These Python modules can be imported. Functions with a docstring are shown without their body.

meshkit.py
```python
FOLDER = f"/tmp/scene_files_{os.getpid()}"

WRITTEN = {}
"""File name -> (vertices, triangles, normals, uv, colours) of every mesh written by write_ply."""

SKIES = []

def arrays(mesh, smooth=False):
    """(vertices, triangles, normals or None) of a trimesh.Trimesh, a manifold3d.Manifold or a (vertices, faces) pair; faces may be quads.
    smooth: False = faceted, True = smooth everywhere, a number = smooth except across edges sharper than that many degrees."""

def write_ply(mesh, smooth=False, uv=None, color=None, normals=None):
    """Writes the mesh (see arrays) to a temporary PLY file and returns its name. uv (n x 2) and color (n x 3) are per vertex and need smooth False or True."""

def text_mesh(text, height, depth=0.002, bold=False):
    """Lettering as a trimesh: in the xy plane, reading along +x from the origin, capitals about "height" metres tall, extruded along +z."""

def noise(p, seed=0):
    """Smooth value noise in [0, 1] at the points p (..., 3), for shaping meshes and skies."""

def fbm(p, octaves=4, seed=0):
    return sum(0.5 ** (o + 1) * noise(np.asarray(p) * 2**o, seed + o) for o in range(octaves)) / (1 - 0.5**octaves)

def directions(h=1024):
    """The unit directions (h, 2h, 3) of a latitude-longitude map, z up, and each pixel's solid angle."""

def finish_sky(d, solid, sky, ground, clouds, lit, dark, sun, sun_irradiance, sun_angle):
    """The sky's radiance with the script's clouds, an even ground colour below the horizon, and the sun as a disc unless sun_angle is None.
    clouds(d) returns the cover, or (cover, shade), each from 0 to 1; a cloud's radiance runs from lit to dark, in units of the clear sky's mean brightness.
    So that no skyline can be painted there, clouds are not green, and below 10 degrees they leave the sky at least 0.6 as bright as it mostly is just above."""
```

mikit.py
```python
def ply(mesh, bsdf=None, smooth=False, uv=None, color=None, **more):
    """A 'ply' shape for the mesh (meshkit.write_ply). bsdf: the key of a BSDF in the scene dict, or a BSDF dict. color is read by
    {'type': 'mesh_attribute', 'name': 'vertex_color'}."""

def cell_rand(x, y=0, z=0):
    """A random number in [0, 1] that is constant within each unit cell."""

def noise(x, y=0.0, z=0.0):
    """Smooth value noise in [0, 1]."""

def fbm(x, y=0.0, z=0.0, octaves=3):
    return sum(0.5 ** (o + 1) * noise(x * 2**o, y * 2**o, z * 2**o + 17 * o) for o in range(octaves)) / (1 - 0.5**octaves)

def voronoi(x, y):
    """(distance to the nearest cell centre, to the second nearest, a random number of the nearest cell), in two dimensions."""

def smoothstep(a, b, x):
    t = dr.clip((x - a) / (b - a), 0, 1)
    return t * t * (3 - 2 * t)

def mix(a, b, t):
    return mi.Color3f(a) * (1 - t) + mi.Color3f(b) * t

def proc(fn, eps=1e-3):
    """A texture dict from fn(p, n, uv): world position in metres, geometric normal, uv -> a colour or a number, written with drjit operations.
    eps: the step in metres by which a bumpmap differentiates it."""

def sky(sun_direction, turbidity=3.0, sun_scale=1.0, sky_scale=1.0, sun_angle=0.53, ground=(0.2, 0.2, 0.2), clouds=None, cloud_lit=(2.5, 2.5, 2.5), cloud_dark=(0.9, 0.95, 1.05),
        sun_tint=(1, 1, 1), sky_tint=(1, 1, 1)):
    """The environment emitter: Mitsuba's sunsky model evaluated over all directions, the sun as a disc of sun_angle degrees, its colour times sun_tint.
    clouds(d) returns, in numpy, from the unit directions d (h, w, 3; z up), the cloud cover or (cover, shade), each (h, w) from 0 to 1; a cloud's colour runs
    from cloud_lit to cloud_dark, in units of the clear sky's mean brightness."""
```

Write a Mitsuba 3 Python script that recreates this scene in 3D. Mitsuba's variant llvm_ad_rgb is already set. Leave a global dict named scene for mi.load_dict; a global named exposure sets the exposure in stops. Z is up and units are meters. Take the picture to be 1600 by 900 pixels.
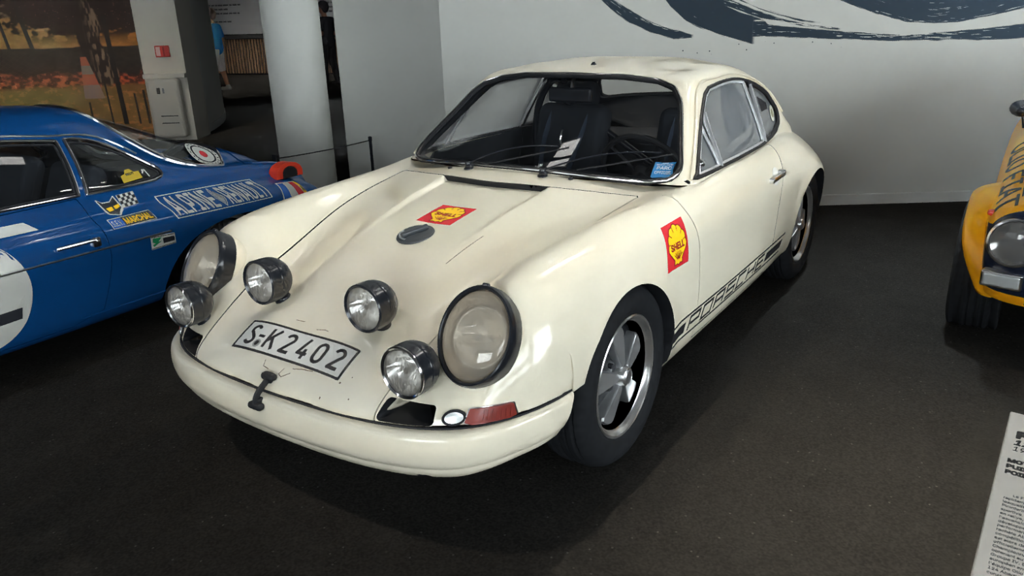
import math, glob
import numpy as np, trimesh, shapely, shapely.affinity as aff
import manifold3d as m3
import drjit as dr
import mitsuba as mi
import mikit, meshkit
from shapely.geometry import Polygon, LineString, Point, MultiPolygon, box
from shapely.ops import unary_union
from scipy.interpolate import make_interp_spline, LinearNDInterpolator, PchipInterpolator

T = mi.ScalarTransform4f
scene, labels = {}, {}
PI = math.pi

# ---------------------------------------------------------------- camera, lights, exposure
CAM = np.array([1.7575, -2.1151, 1.4813])
YAW, PITCH, ROLL, FPIX = -.6034, -.3465, -.0316, 1197.9
_f = np.array([math.sin(YAW) * math.cos(PITCH), math.cos(YAW) * math.cos(PITCH), math.sin(PITCH)])
_r = np.array([math.cos(YAW), -math.sin(YAW), 0.0])
_u = np.cross(_r, _f)
_up = _u * math.cos(ROLL) - _r * math.sin(ROLL)
scene['camera'] = {'type': 'perspective', 'fov': 2 * math.degrees(math.atan(800 / FPIX)), 'fov_axis': 'x', 'near_clip': 0.05, 'far_clip': 200.0,
                   'to_world': T().look_at(origin=CAM.tolist(), target=(CAM + _f).tolist(), up=_up.tolist())}
exposure = 0.14
WARM, NEUT, COOL = (1.0, .90, .74), (1.0, .96, .88), (.86, .95, 1.0)
# ceiling spots: position, target, strength, tint, length of the can (their cans are built with the room); glazed openings of the hall outside the frame
SPOT_GAIN = [1] * 20
SPOTS = [((.75, 2.9, 4.25), (.25, .3, .7), .54, NEUT, .24), ((-.35, 3.0, 4.25), (.0, 1.05, 1.2), 1.05, WARM, .30), ((.35, .8, 4.25), (1.95, .0, .0), 4.0, WARM, .36),
         ((-1.5, .9, 4.25), (-2.0, -.3, .8), .30, COOL, .24), ((2.1, 2.7, 4.25), (.85, -.05, .6), .18, NEUT, .34), ((-6.4, -.6, 4.25), (-9.2, 2.9, 1.2), 10.0, WARM, .40), ((-2.2, .2, 4.25), (-3.3, 2.3, 1.6), .35, COOL, .30), ((-11.0, 9.0, 4.25), (-14.5, 12.0, 1.6), 3.0, NEUT, .24), ((-.5, -2.6, 4.25), (.05, -.65, .6), .75, WARM, .42),
         ((1.2, .9, 4.25), (.95, 4.32, 1.75), .70, COOL, .48), ((2.8, 2.0, 4.25), (1.70, 4.83, 1.80), 1.5, COOL, .48), ((3.4, -1.2, 4.25), (.9, .6, .55), .25, COOL, .40),
         ((-9.4, 6.2, 4.25), (-13.2, 9.0, 1.0), 2.4, NEUT, .30), ((1.1, 2.6, 4.25), (1.55, 2.3, .0), 1.7, COOL, .30), ((-6.0, 1.2, 4.25), (-7.7, 3.8, 1.2), 1.0, WARM, .40), ((-5.6, 4.4, 4.25), (-5.8, 4.9, .0), 6.0, COOL, .24), ((-8.2, 7.0, 4.25), (-8.6, 7.2, .0), 6.0, COOL, .24)]
SPOT_RADIANCE = 3600.0
TUBES = [((-3.4, -6.3, 4.1), (-1.0, -5.7, 4.1), 2.0), ((-3.2, -5.2, 4.1), (-.9, -4.6, 4.1), 2.0)]
# flat ceiling panels (x0, x1, y0, y1, radiance)
PANELS = [(1.72, 2.08, 2.3, 4.0, 11.0), (-1.42, -1.02, .75, 1.30, 3.0)]
TUBE_RADIANCE = 30.0
# (axis, wall coordinate, from, to, sill, head): openings in the front wall (y = -9) and the right wall (x = 9)
WINDOWS = [('y', -9.0, -5.2, -.4, 1.6, 3.8), ('y', -9.0, .4, 5.2, 1.3, 3.2), ('x', 9.0, -7.6, -2.8, 1.0, 3.6), ('x', 9.0, -1.8, 3.0, 1.0, 3.6)]
WINDOW_GAIN = [.05, .56, .45, .5]
WINDOW_RADIANCE = 20.0
scene['ambient'] = {'type': 'constant', 'radiance': {'type': 'rgb', 'value': [.030, .032, .035]}}

# ---------------------------------------------------------------- materials
def mat(name, col, rough=.5, metal=0.0, coat=0.0, spec=.5, coat_gloss=.95, two=False, **kw):
    c = mikit.proc(col) if callable(col) else {'type': 'rgb', 'value': list(col)}
    b = {'type': 'principled', 'base_color': c, 'roughness': rough, 'metallic': metal, 'specular': spec, **kw}
    if coat:
        b.update(clearcoat=coat, clearcoat_gloss=coat_gloss)
    scene[name] = {'type': 'twosided', 'bsdf': b} if two else b
    return name


def gloss(name, col, alpha=.03):
    """lacquered paint: a diffuse colour under a thin clear coat"""
    scene[name] = {'type': 'roughplastic', 'distribution': 'ggx', 'int_ior': 1.5, 'alpha': alpha, 'nonlinear': False,
                   'diffuse_reflectance': mikit.proc(col) if callable(col) else {'type': 'rgb', 'value': list(col)}}
    return name


def srgb(r, g, b):
    return tuple(((v / 255) / 12.92 if v <= 10 else (((v / 255) + .055) / 1.055) ** 2.4) for v in (r, g, b))


P3 = mi.Point3f
def lin(c):
    return mi.Color3f(*[float(v) for v in c])


# ---------------------------------------------------------------- helpers
COUNT = {}


def key_of(name, parent=None):
    base = (parent + '__' if parent else '') + name
    n = COUNT.get(base, 0)
    COUNT[base] = n + 1
    return base if n == 0 else f'{base}_{n:03d}'


def put(name, mesh, bsdf, parent=None, smooth=30, label=None, **more):
    k = key_of(name, parent)
    scene[k] = mikit.ply(mesh, bsdf, smooth=smooth, **more)
    if label:
        labels[k] = {'label': label}
    return k


def put_n(name, V, F, N, bsdf, parent=None, label=None):
    """a mesh with its own normals"""
    k = key_of(name, parent)
    path = meshkit.write_ply((V, F), False, normals=N)
    scene[k] = {'type': 'ply', 'filename': path, 'face_normals': False, 'bsdf': {'type': 'ref', 'id': bsdf}}
    if label:
        labels[k] = {'label': label}
    return k


def thing(name, label, cat, group=None):
    k = key_of(name)
    labels[k] = {'label': label, 'category': cat}
    if group:
        labels[k]['group'] = group
    return k


def tag(k, label, cat=None, group=None, kind=None):
    d = labels.setdefault(k, {})
    if label: d['label'] = label
    if cat: d['category'] = cat
    if group: d['group'] = group
    if kind: d['kind'] = kind
    return k


def spline(pts, n, closed=False, k=3):
    pts = np.asarray(pts, float)
    if closed:
        m = len(pts)
        pts = np.vstack([pts[-3:], pts, pts[:3]])
        t = np.r_[0, np.cumsum(np.linalg.norm(np.diff(pts, axis=0), axis=1) ** .5)]
        s = make_interp_spline(t, pts, k=3)
        return s(np.linspace(t[3], t[3 + m], n, endpoint=False))
    t = np.r_[0, np.cumsum(np.maximum(np.linalg.norm(np.diff(pts, axis=0), axis=1), 1e-5))]
    s = make_interp_spline(t, pts, k=min(k, len(pts) - 1))
    return s(np.linspace(0, t[-1], n))


def surf(net, sub_u, sub_v):
    """half net (U,V,3), column 0 on x = 0, interpolated by a bicubic spline surface that is smooth across the middle; sub = pieces per interval"""
    net = np.asarray(net, float)
    full = np.concatenate([net[:, :0:-1] * [-1, 1, 1], net], axis=1)
    V = net.shape[1]

    def par(d):
        return np.r_[0, np.cumsum(np.maximum(d, 1e-3))]
    tu = par(np.median(np.linalg.norm(np.diff(net, axis=0), axis=2), axis=1))
    tv = par(np.median(np.linalg.norm(np.diff(full, axis=1), axis=2), axis=0))

    def fine(t, sub):
        sub = [sub] * (len(t) - 1) if isinstance(sub, int) else sub
        return np.concatenate([np.linspace(a, b, s, endpoint=False) for a, b, s in zip(t[:-1], t[1:], sub)] + [t[-1:]])
    a = make_interp_spline(tu, full, k=3, axis=0)(fine(tu, sub_u))
    P = make_interp_spline(tv, a, k=3, axis=1)(fine(tv[V - 1:], sub_v))
    P[:, 0, 0] = 0
    return P


def grid_normals(P):
    du, dv = np.gradient(P, axis=0), np.gradient(P, axis=1)
    n = np.cross(du, dv)
    return n / np.maximum(np.linalg.norm(n, axis=2, keepdims=True), 1e-12)


def grid_faces(a, b, off=0):
    i, j = np.meshgrid(np.arange(a - 1), np.arange(b - 1), indexing='ij')
    q = (i * b + j).ravel() + off
    return np.vstack([np.stack([q, q + b, q + b + 1], 1), np.stack([q, q + b + 1, q + 1], 1)])


def mirrored(P):
    """(U, V, 3) half grid whose column 0 lies on x = 0 -> full grid from left edge to right edge"""
    L = P[:, :0:-1] * [-1, 1, 1]
    return np.concatenate([L, P], axis=1)


def solid_from_half(P):
    """closed solid of the mirrored grid, a bottom strip and two caps; returns (V, F, N)"""
    G = mirrored(P)
    U, V, _ = G.shape
    N = grid_normals(G)
    mid = (G[:, :1] + G[:, -1:]) / 2
    R = np.concatenate([G, mid], 1)
    NN = np.concatenate([N, np.zeros((U, 1, 3))], 1)
    W = V + 1
    i, j = np.meshgrid(np.arange(U - 1), np.arange(W), indexing='ij')
    j2 = (j + 1) % W
    a, b, c, d = ((i * W + j).ravel(), ((i + 1) * W + j).ravel(), ((i + 1) * W + j2).ravel(), (i * W + j2).ravel())
    k = np.arange(V - 1)
    e = (U - 1) * W
    F = np.vstack([np.stack([a, b, c], 1), np.stack([a, c, d], 1),
                   np.stack([k, k + 1, np.full(V - 1, V)], 1), np.stack([e + k + 1, e + k, np.full(V - 1, e + V)], 1)])
    Vv, Nn = R.reshape(-1, 3), NN.reshape(-1, 3)
    if trimesh.Trimesh(Vv, F, process=False).volume < 0:
        F = F[:, ::-1]
    if N[..., 2].mean() < 0:
        Nn = -Nn
    return Vv, F, Nn


def man(V, F, N=None):
    V = np.asarray(V, np.float32)
    N = np.zeros_like(V) if N is None else np.asarray(N, np.float32)
    m = m3.Manifold(m3.Mesh(np.ascontiguousarray(np.hstack([V, N]), np.float32), np.ascontiguousarray(F, np.uint32)))
    if m.status() != m3.Error.NoError:
        raise RuntimeError(f'not manifold: {m.status()}')
    return m.as_original()


def man_tm(t):
    return man(t.vertices, t.faces)


def polys(g):
    return [p for p in getattr(g, 'geoms', [g]) if isinstance(p, Polygon) and p.area > 1e-10]


def prism(poly, axis, lo, hi):
    """shapely polygon in the plane across the axis ('x': (y,z), 'y': (x,z), 'z': (x,y)) between lo and hi, as a trimesh"""
    out = []
    for p in polys(poly):
        t = trimesh.creation.extrude_polygon(p, hi - lo, engine='earcut')
        v = t.vertices.copy()
        a, b, c = v[:, 0], v[:, 1], v[:, 2] + lo
        t.vertices = {'x': np.c_[c, a, b], 'y': np.c_[a, c, b], 'z': np.c_[a, b, c]}[axis]
        if t.volume < 0:
            t.invert()
        out.append(t)
    return trimesh.util.concatenate(out)


def split(m, owners):
    """manifold -> {group: (V, F, N)} by the source of every face; owners {original id: group}; normals of cut faces are found from the faces"""
    mesh = m.to_mesh()
    V, F = np.array(mesh.vert_properties), np.array(mesh.tri_verts)
    idx = np.array(mesh.run_index) // 3
    out = {}
    for k, oid in enumerate(mesh.run_original_id):
        fs = F[idx[k]:idx[k + 1]]
        if len(fs):
            out.setdefault(owners.get(int(oid), 'cut'), []).append(fs)
    res = {}
    for g, fs in out.items():
        fs = np.vstack(fs)
        used, inv = np.unique(fs, return_inverse=True)
        v, f = V[used], inv.reshape(-1, 3)
        n = v[:, 3:6] if V.shape[1] >= 6 else np.zeros((len(v), 3))
        ln = np.linalg.norm(n, axis=1)
        if (ln < .3).mean() > .5:
            t = trimesh.graph.smooth_shade(trimesh.Trimesh(v[:, :3], f, process=True), angle=math.radians(35), facet_minarea=None)
            vv, ff, nn = meshkit.arrays(t, True)
            res[g] = (vv, ff, nn)
        else:
            fn = np.cross(v[f[:, 1], :3] - v[f[:, 0], :3], v[f[:, 2], :3] - v[f[:, 0], :3])
            acc = np.zeros((len(v), 3))
            for c in range(3):
                np.add.at(acc, f[:, c], fn)
            acc /= np.maximum(np.linalg.norm(acc, axis=1, keepdims=True), 1e-12)
            n = np.where((ln > .3)[:, None], n / np.maximum(ln, 1e-9)[:, None], acc)
            n = np.where(((n * acc).sum(1) < 0)[:, None], -n, n)
            res[g] = (v[:, :3], f, n)
    return res


def tube(path, r, n=10, closed=False, flat=None):
    """round (or flat=(a,b) elliptic) tube along a path"""
    path = np.asarray(path, float)
    path = path[np.isfinite(path).all(1)]
    m = len(path)
    if closed:
        d = np.roll(path, -1, 0) - np.roll(path, 1, 0)
    else:
        d = np.gradient(path, axis=0)
    d /= np.maximum(np.linalg.norm(d, axis=1, keepdims=True), 1e-12)
    up = np.array([0, 0, 1.0]) if abs(d[0, 2]) < .8 else np.array([1.0, 0, 0])
    U = np.zeros_like(path)
    u = np.cross(d[0], np.cross(up, d[0])); u /= np.linalg.norm(u)
    for i in range(m):
        u = u - d[i] * (u @ d[i]); u /= max(np.linalg.norm(u), 1e-12)
        U[i] = u
    W = np.cross(d, U)
    a = np.linspace(0, 2 * PI, n, endpoint=False)
    ra, rb = flat if flat else (r, r)
    ra, rb = np.broadcast_to(ra, m)[:, None, None], np.broadcast_to(rb, m)[:, None, None]
    V = path[:, None] + ra * U[:, None] * np.cos(a)[None, :, None] + rb * W[:, None] * np.sin(a)[None, :, None]
    i, j = np.meshgrid(np.arange(m if closed else m - 1), np.arange(n), indexing='ij')
    i2, j2 = (i + 1) % m, (j + 1) % n
    q = [x.ravel() for x in (i * n + j, i2 * n + j, i2 * n + j2, i * n + j2)]
    F = np.vstack([np.stack([q[0], q[1], q[2]], 1), np.stack([q[0], q[2], q[3]], 1)])
    V = V.reshape(-1, 3)
    if not closed:
        c = len(V)
        V = np.vstack([V, path[:1], path[-1:]])
        k = np.arange(n); k2 = (k + 1) % n
        F = np.vstack([F, np.stack([k, k2, np.full(n, c)], 1), np.stack([(m - 1) * n + k2, (m - 1) * n + k, np.full(n, c + 1)], 1)])
    t = trimesh.Trimesh(V, F, process=False)
    if t.volume < 0:
        t.invert()
    return t


def lathe(profile, n=48, axis=(0, 0, 1), at=(0, 0, 0)):
    """profile [(r, h)...] turned about the axis through at"""
    pr = np.asarray(profile, float)
    a = np.linspace(0, 2 * PI, n, endpoint=False)
    V = np.stack([pr[:, 0, None] * np.cos(a), pr[:, 0, None] * np.sin(a), np.repeat(pr[:, 1, None], n, 1)], -1).reshape(-1, 3)
    m = len(pr)
    i, j = np.meshgrid(np.arange(m - 1), np.arange(n), indexing='ij')
    j2 = (j + 1) % n
    q = [x.ravel() for x in (i * n + j, (i + 1) * n + j, (i + 1) * n + j2, i * n + j2)]
    F = np.vstack([np.stack([q[0], q[2], q[1]], 1), np.stack([q[0], q[3], q[2]], 1)])
    t = trimesh.Trimesh(V, F, process=False)
    t.merge_vertices(); t.update_faces(t.nondegenerate_faces())
    t.apply_transform(frame(axis, at))
    if t.volume < 0:
        t.invert()
    return t


def frame(z, at=(0, 0, 0), up=(0, 0, 1)):
    z = np.asarray(z, float); z = z / np.linalg.norm(z)
    up = np.asarray(up, float)
    if abs(z @ up) > .98 * np.linalg.norm(up):
        up = np.array([0, 1.0, 0])
    x = np.cross(up, z); x /= np.linalg.norm(x)
    M = np.eye(4); M[:3, 0], M[:3, 1], M[:3, 2], M[:3, 3] = x, np.cross(z, x), z, at
    return M


def cat(*ms):
    return trimesh.util.concatenate([m for m in ms if m is not None])


def bbox(lo, hi, r=0.0, seg=3):
    """box between corners, edges rounded by r"""
    lo, hi = np.minimum(lo, hi).astype(float), np.maximum(lo, hi).astype(float)
    if r <= 0:
        t = trimesh.creation.box(extents=hi - lo); t.apply_translation((lo + hi) / 2); return t
    r = min(r, (hi - lo).min() * .49)
    pts = []
    s = trimesh.creation.icosphere(1 if seg < 4 else 2, radius=r).vertices
    for c in np.ndindex(2, 2, 2):
        pts.append(s + [(lo[k] + r) if c[k] == 0 else (hi[k] - r) for k in range(3)])
    return trimesh.convex.convex_hull(np.vstack(pts))


GLYPHS = {}
FONT = glob.glob('/opt/blender-*/*/datafiles/fonts/Inter.woff2')[0]


def text_poly(text, height, bold=0, italic=0.0, stretch=1.0, track=0):
    """shapely lettering from the origin, capitals 'height' tall"""
    from PIL import Image, ImageDraw, ImageFont
    font = ImageFont.truetype(FONT, 96)
    shapes, x = [], 0.0
    for ch in text:
        w = font.getlength(ch)
        if (ch, bold) in GLYPHS:
            shapes.append(aff.translate(GLYPHS[ch, bold], x - 24, 120))
        elif ch != ' ':
            im = Image.new('L', (160, 170))
            ImageDraw.Draw(im).text((24, 120), ch, 255, font, anchor='ls', stroke_width=bold)
            on = np.pad(np.asarray(im) > 127, ((0, 0), (1, 1))).astype(np.int8)
            d = np.diff(on, axis=1)
            rows, st = np.nonzero(d == 1); en = np.nonzero(d == -1)[1]
            g = unary_union([box(a, -r - 1, b, -r) for r, a, b in zip(rows, st, en)]).buffer(.7).buffer(-.7).simplify(.7)
            GLYPHS[ch, bold] = g
            shapes.append(aff.translate(g, x - 24, 120))
        x += w + track
    g = unary_union(shapes)
    s = height / 70.0
    return aff.affine_transform(g, [s * stretch, s * italic, 0, s, 0, 0])


def fine_tri(poly, step):
    """triangulated polygon with edges under 'step': (pts2d, faces)"""
    vs, fs, o = [], [], 0
    for p in polys(poly):
        p = p.segmentize(step)
        v, f = trimesh.creation.triangulate_polygon(p, engine='earcut')
        v, f = trimesh.remesh.subdivide_to_size(np.c_[v, np.zeros(len(v))], f, step * 1.6, max_iter=12)
        vs.append(v[:, :2]); fs.append(f + o); o += len(v)
    return np.vstack(vs), np.vstack(fs)


def drape(poly, fmap, off, step=.012, thick=0.0):
    """polygon -> thin sheet lying 'off' above a surface; fmap(pts2d) -> (points, normals)"""
    v, f = fine_tri(poly, step)
    p, n = fmap(v)
    ok = np.isfinite(p).all(1)
    f = f[ok[f].all(1)]
    P = np.nan_to_num(p + n * off)
    if len(f):
        fn = np.cross(P[f[:, 1]] - P[f[:, 0]], P[f[:, 2]] - P[f[:, 0]])
        if (fn * np.nan_to_num(n)[f[:, 0]]).sum() < 0:
            f = f[:, ::-1]
    if thick:
        Q = np.nan_to_num(p + n * (off - thick))
        e = np.sort(np.vstack([f[:, [0, 1]], f[:, [1, 2]], f[:, [2, 0]]]), axis=1)
        d = np.vstack([f[:, [0, 1]], f[:, [1, 2]], f[:, [2, 0]]])
        _, inv, cnt = np.unique(e, axis=0, return_inverse=True, return_counts=True)
        be = d[cnt[inv.ravel()] == 1]
        m = len(P)
        side = np.vstack([np.stack([be[:, 1], be[:, 0], be[:, 0] + m], 1), np.stack([be[:, 1], be[:, 0] + m, be[:, 1] + m], 1)])
        return trimesh.Trimesh(np.vstack([P, Q]), np.vstack([f, f[:, ::-1] + m, side]), process=False)
    return trimesh.Trimesh(P, f, process=False)


class Map2:
    """a surface patch known at scattered points: 2-D coordinates -> point, normal"""

    def __init__(self, uv, P, N):
        self.f = LinearNDInterpolator(np.asarray(uv), np.hstack([P, N]))

    def __call__(self, q):
        r = self.f(np.asarray(q, float))
        n = r[:, 3:] / np.maximum(np.linalg.norm(r[:, 3:], axis=1, keepdims=True), 1e-9)
        return r[:, :3], n


def rounded(pts, r):
    return Polygon(pts).buffer(-r).buffer(r, quad_segs=6) if r > 0 else Polygon(pts)


def smooth_poly(pts, n=80):
    return Polygon(spline(np.asarray(pts, float), n, closed=True))

# ---------------------------------------------------------------- the room
def carpet(p, n, uv):
    f1 = mikit.noise(p.x * 160, p.y * 160)
    f2 = mikit.fbm(p.x * 9, p.y * 9, 3.0, octaves=3)
    f3 = mikit.fbm(p.x * 1.3, p.y * 1.3, 7.0, octaves=2)
    sp = mikit.smoothstep(.9965, .9995, mikit.cell_rand(dr.floor(p.x * 170), dr.floor(p.y * 170)))
    return lin((.0145, .0138, .0126)) * (.45 + .62 * f1 + .30 * f2 + .14 * f3) + lin((.03, .03, .028)) * sp


FLOOR = mat('carpet', carpet, rough=1.0, spec=0.0)
WALLP = mat('wall_paint', srgb(188, 188, 182), rough=.85, spec=.2)
TRIMP = mat('baseboard_paint', srgb(205, 206, 202), rough=.6)
DARKCEIL = mat('ceiling_dark', (.05, .05, .052), rough=.9)
put('floor', bbox((-32, -9, -.1), (10, 26, 0)), FLOOR, smooth=False); tag('floor', 'dark grey speckled carpet floor', kind='structure')
put('ceiling', bbox((-32, -9, 4.6), (10, 26, 4.7)), DARKCEIL, smooth=False); tag('ceiling', 'dark ceiling', kind='structure')
wd = np.array([1.02, .69, 0]); wd /= np.linalg.norm(wd)
wn = np.array([wd[1], -wd[0], 0])                              # towards the camera
W0 = np.array([.5, 4.02, 0])
WM = np.eye(4); WM[:3, 0], WM[:3, 1], WM[:3, 2], WM[:3, 3] = wd, -wn, (0, 0, 1), W0


def onwall(t):
    t = t.copy(); t.apply_transform(WM); return t


# brush painting on the wall (a print on the paint), in wall metres: s along the wall, z up
def stroke_cover(p):
    s = (p.x - W0[0]) * wd[0] + (p.y - W0[1]) * wd[1]
    z = p.z
    wob = (mikit.fbm(s * 6, z * 6, 1.0) - .5)

    def band(s0, pts_lo, pts_hi, dry, seed):
        """dark between two curves z(s) given as [(s, z)...]"""
        def curve(pts):
            out = mi.Float(pts[0][1])
            for (a, za), (b, zb) in zip(pts[:-1], pts[1:]):
                t = dr.clip((s - a) / (b - a), 0, 1)
                out = dr.select(s >= a, za + (zb - za) * t, out)
            return out
        lo, hi = curve(pts_lo), curve(pts_hi)
        hair = mikit.noise(s * 3.0 + seed * 7, (z - lo) * 160 + seed) * mikit.noise(s * 24, (z - lo) * 300, seed)
        e = .006 + .020 * wob
        inside = mikit.smoothstep(0, .006, z - lo + e + .012 * (hair - .3)) * mikit.smoothstep(0, .006, hi - z + e * .5 + .012 * (hair - .3))
        inr = mikit.smoothstep(pts_lo[0][0] - .02, pts_lo[0][0] + .01, s) * mikit.smoothstep(pts_lo[-1][0] + .02, pts_lo[-1][0] - .01, s)
        gaps = mikit.smoothstep(dry, dry + .10, hair + .25 * (mikit.noise(s * 1.7 + seed, seed * 3.1) - .5))
        return inside * inr * (1 - gaps)
    c = band(0, *STROKES[0])
    for st in STROKES[1:]:
        c = dr.maximum(c, band(0, *st))
    spk = mikit.voronoi(s * 26, z * 26)
    drops = mikit.smoothstep(.16, .08, spk[0]) * mikit.smoothstep(.86, .92, spk[2]) * mikit.smoothstep(1.135, 1.165, z) * mikit.smoothstep(1.24, 1.2, z) * mikit.smoothstep(-1.5, -1.2, s) * mikit.smoothstep(.2, -.2, s)
    return dr.maximum(c, drops)


STROKES = []
STROKES = [
    ([(-1.90, 1.80), (-1.762, 1.554), (-1.685, 1.48), (-1.548, 1.38), (-1.37, 1.301), (-1.232, 1.262), (-1.10, 1.262)], [(-1.90, 2.0), (-1.695, 1.552), (-1.588, 1.486), (-1.432, 1.399), (-1.294, 1.34), (-1.10, 1.285)], .42, 1.0),
    ([(-1.46, 1.86), (-1.322, 1.559), (-1.261, 1.485), (-1.141, 1.382), (-1.031, 1.328), (-.902, 1.278), (-.763, 1.236), (-.660, 1.214)], [(-1.46, 2.1), (-1.15, 1.75), (-.977, 1.56), (-.876, 1.474), (-.776, 1.43), (-.655, 1.39)], .75, 2.0),
    ([(-.672, 1.262), (-.472, 1.253), (-.286, 1.245), (-.056, 1.226), (.36, 1.20), (.67, 1.197), (.929, 1.193), (1.289, 1.192), (2.2, 1.26)], [(-.68, 1.40), (-.587, 1.362), (-.55, 1.336), (-.478, 1.33), (-.292, 1.303), (-.062, 1.278), (.355, 1.238), (.561, 1.237), (.662, 1.247), (.917, 1.259), (1.271, 1.287), (2.2, 1.45)], .52, 3.0),
    ([(-1.15, 1.72), (-.974, 1.517), (-.876, 1.478), (-.678, 1.405), (-.549, 1.373), (-.293, 1.322), (-.05, 1.29)], [(-1.15, 1.82), (-.939, 1.566), (-.82, 1.504), (-.631, 1.428), (-.482, 1.38), (-.294, 1.331), (-.05, 1.297)], .36, 4.0),
    ([(-.90, 1.60), (-.772, 1.507), (-.633, 1.446), (-.484, 1.396), (-.307, 1.355), (-.2, 1.34)], [(-.90, 1.607), (-.772, 1.514), (-.633, 1.452), (-.484, 1.402), (-.307, 1.359), (-.2, 1.342)], .60, 5.0),
    ([(-.30, 1.60), (-.087, 1.496), (.073, 1.434), (.274, 1.375), (.445, 1.328), (.631, 1.313), (.805, 1.318), (1.004, 1.344), (1.249, 1.399), (1.8, 1.60)], [(-.30, 1.80), (.0, 1.9), (.6, 2.0), (1.2, 1.95), (1.8, 1.75)], .62, 6.0),
]
INKC = lin((.022, .034, .048))
PAINTC = lin(srgb(188, 188, 182))


def wall_colour(p, n, uv):
    base = PAINTC * (.965 + .05 * mikit.fbm(p.x * 2.2, p.y * 2.2, p.z * 2.2, octaves=2))
    c = stroke_cover(p)
    return base * (1 - c) + INKC * c


WALLB = mat('painted_wall', wall_colour, rough=.8, spec=.2)
k = put('wall_back', onwall(bbox((-2.9, 0, 0), (9, .2, 4.6))), WALLB, smooth=False); tag(k, 'pale grey wall with dark blue brush strokes behind the cars', kind='structure')
k = put('baseboard_back', onwall(cat(bbox((-2.9, -.012, 0), (9, 0, .075)), bbox((-2.9, -.014, .072), (9, 0, .080)))), TRIMP, smooth=False); tag(k, 'pale baseboard', kind='structure')


def slab(a, b, th, z0, z1):
    a, b = np.array(a, float), np.array(b, float)
    d = (b - a) / np.linalg.norm(b - a); n = np.array([-d[1], d[0]])
    return prism(Polygon([a, b, b + n * th, a + n * th]), 'z', z0, z1)


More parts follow.
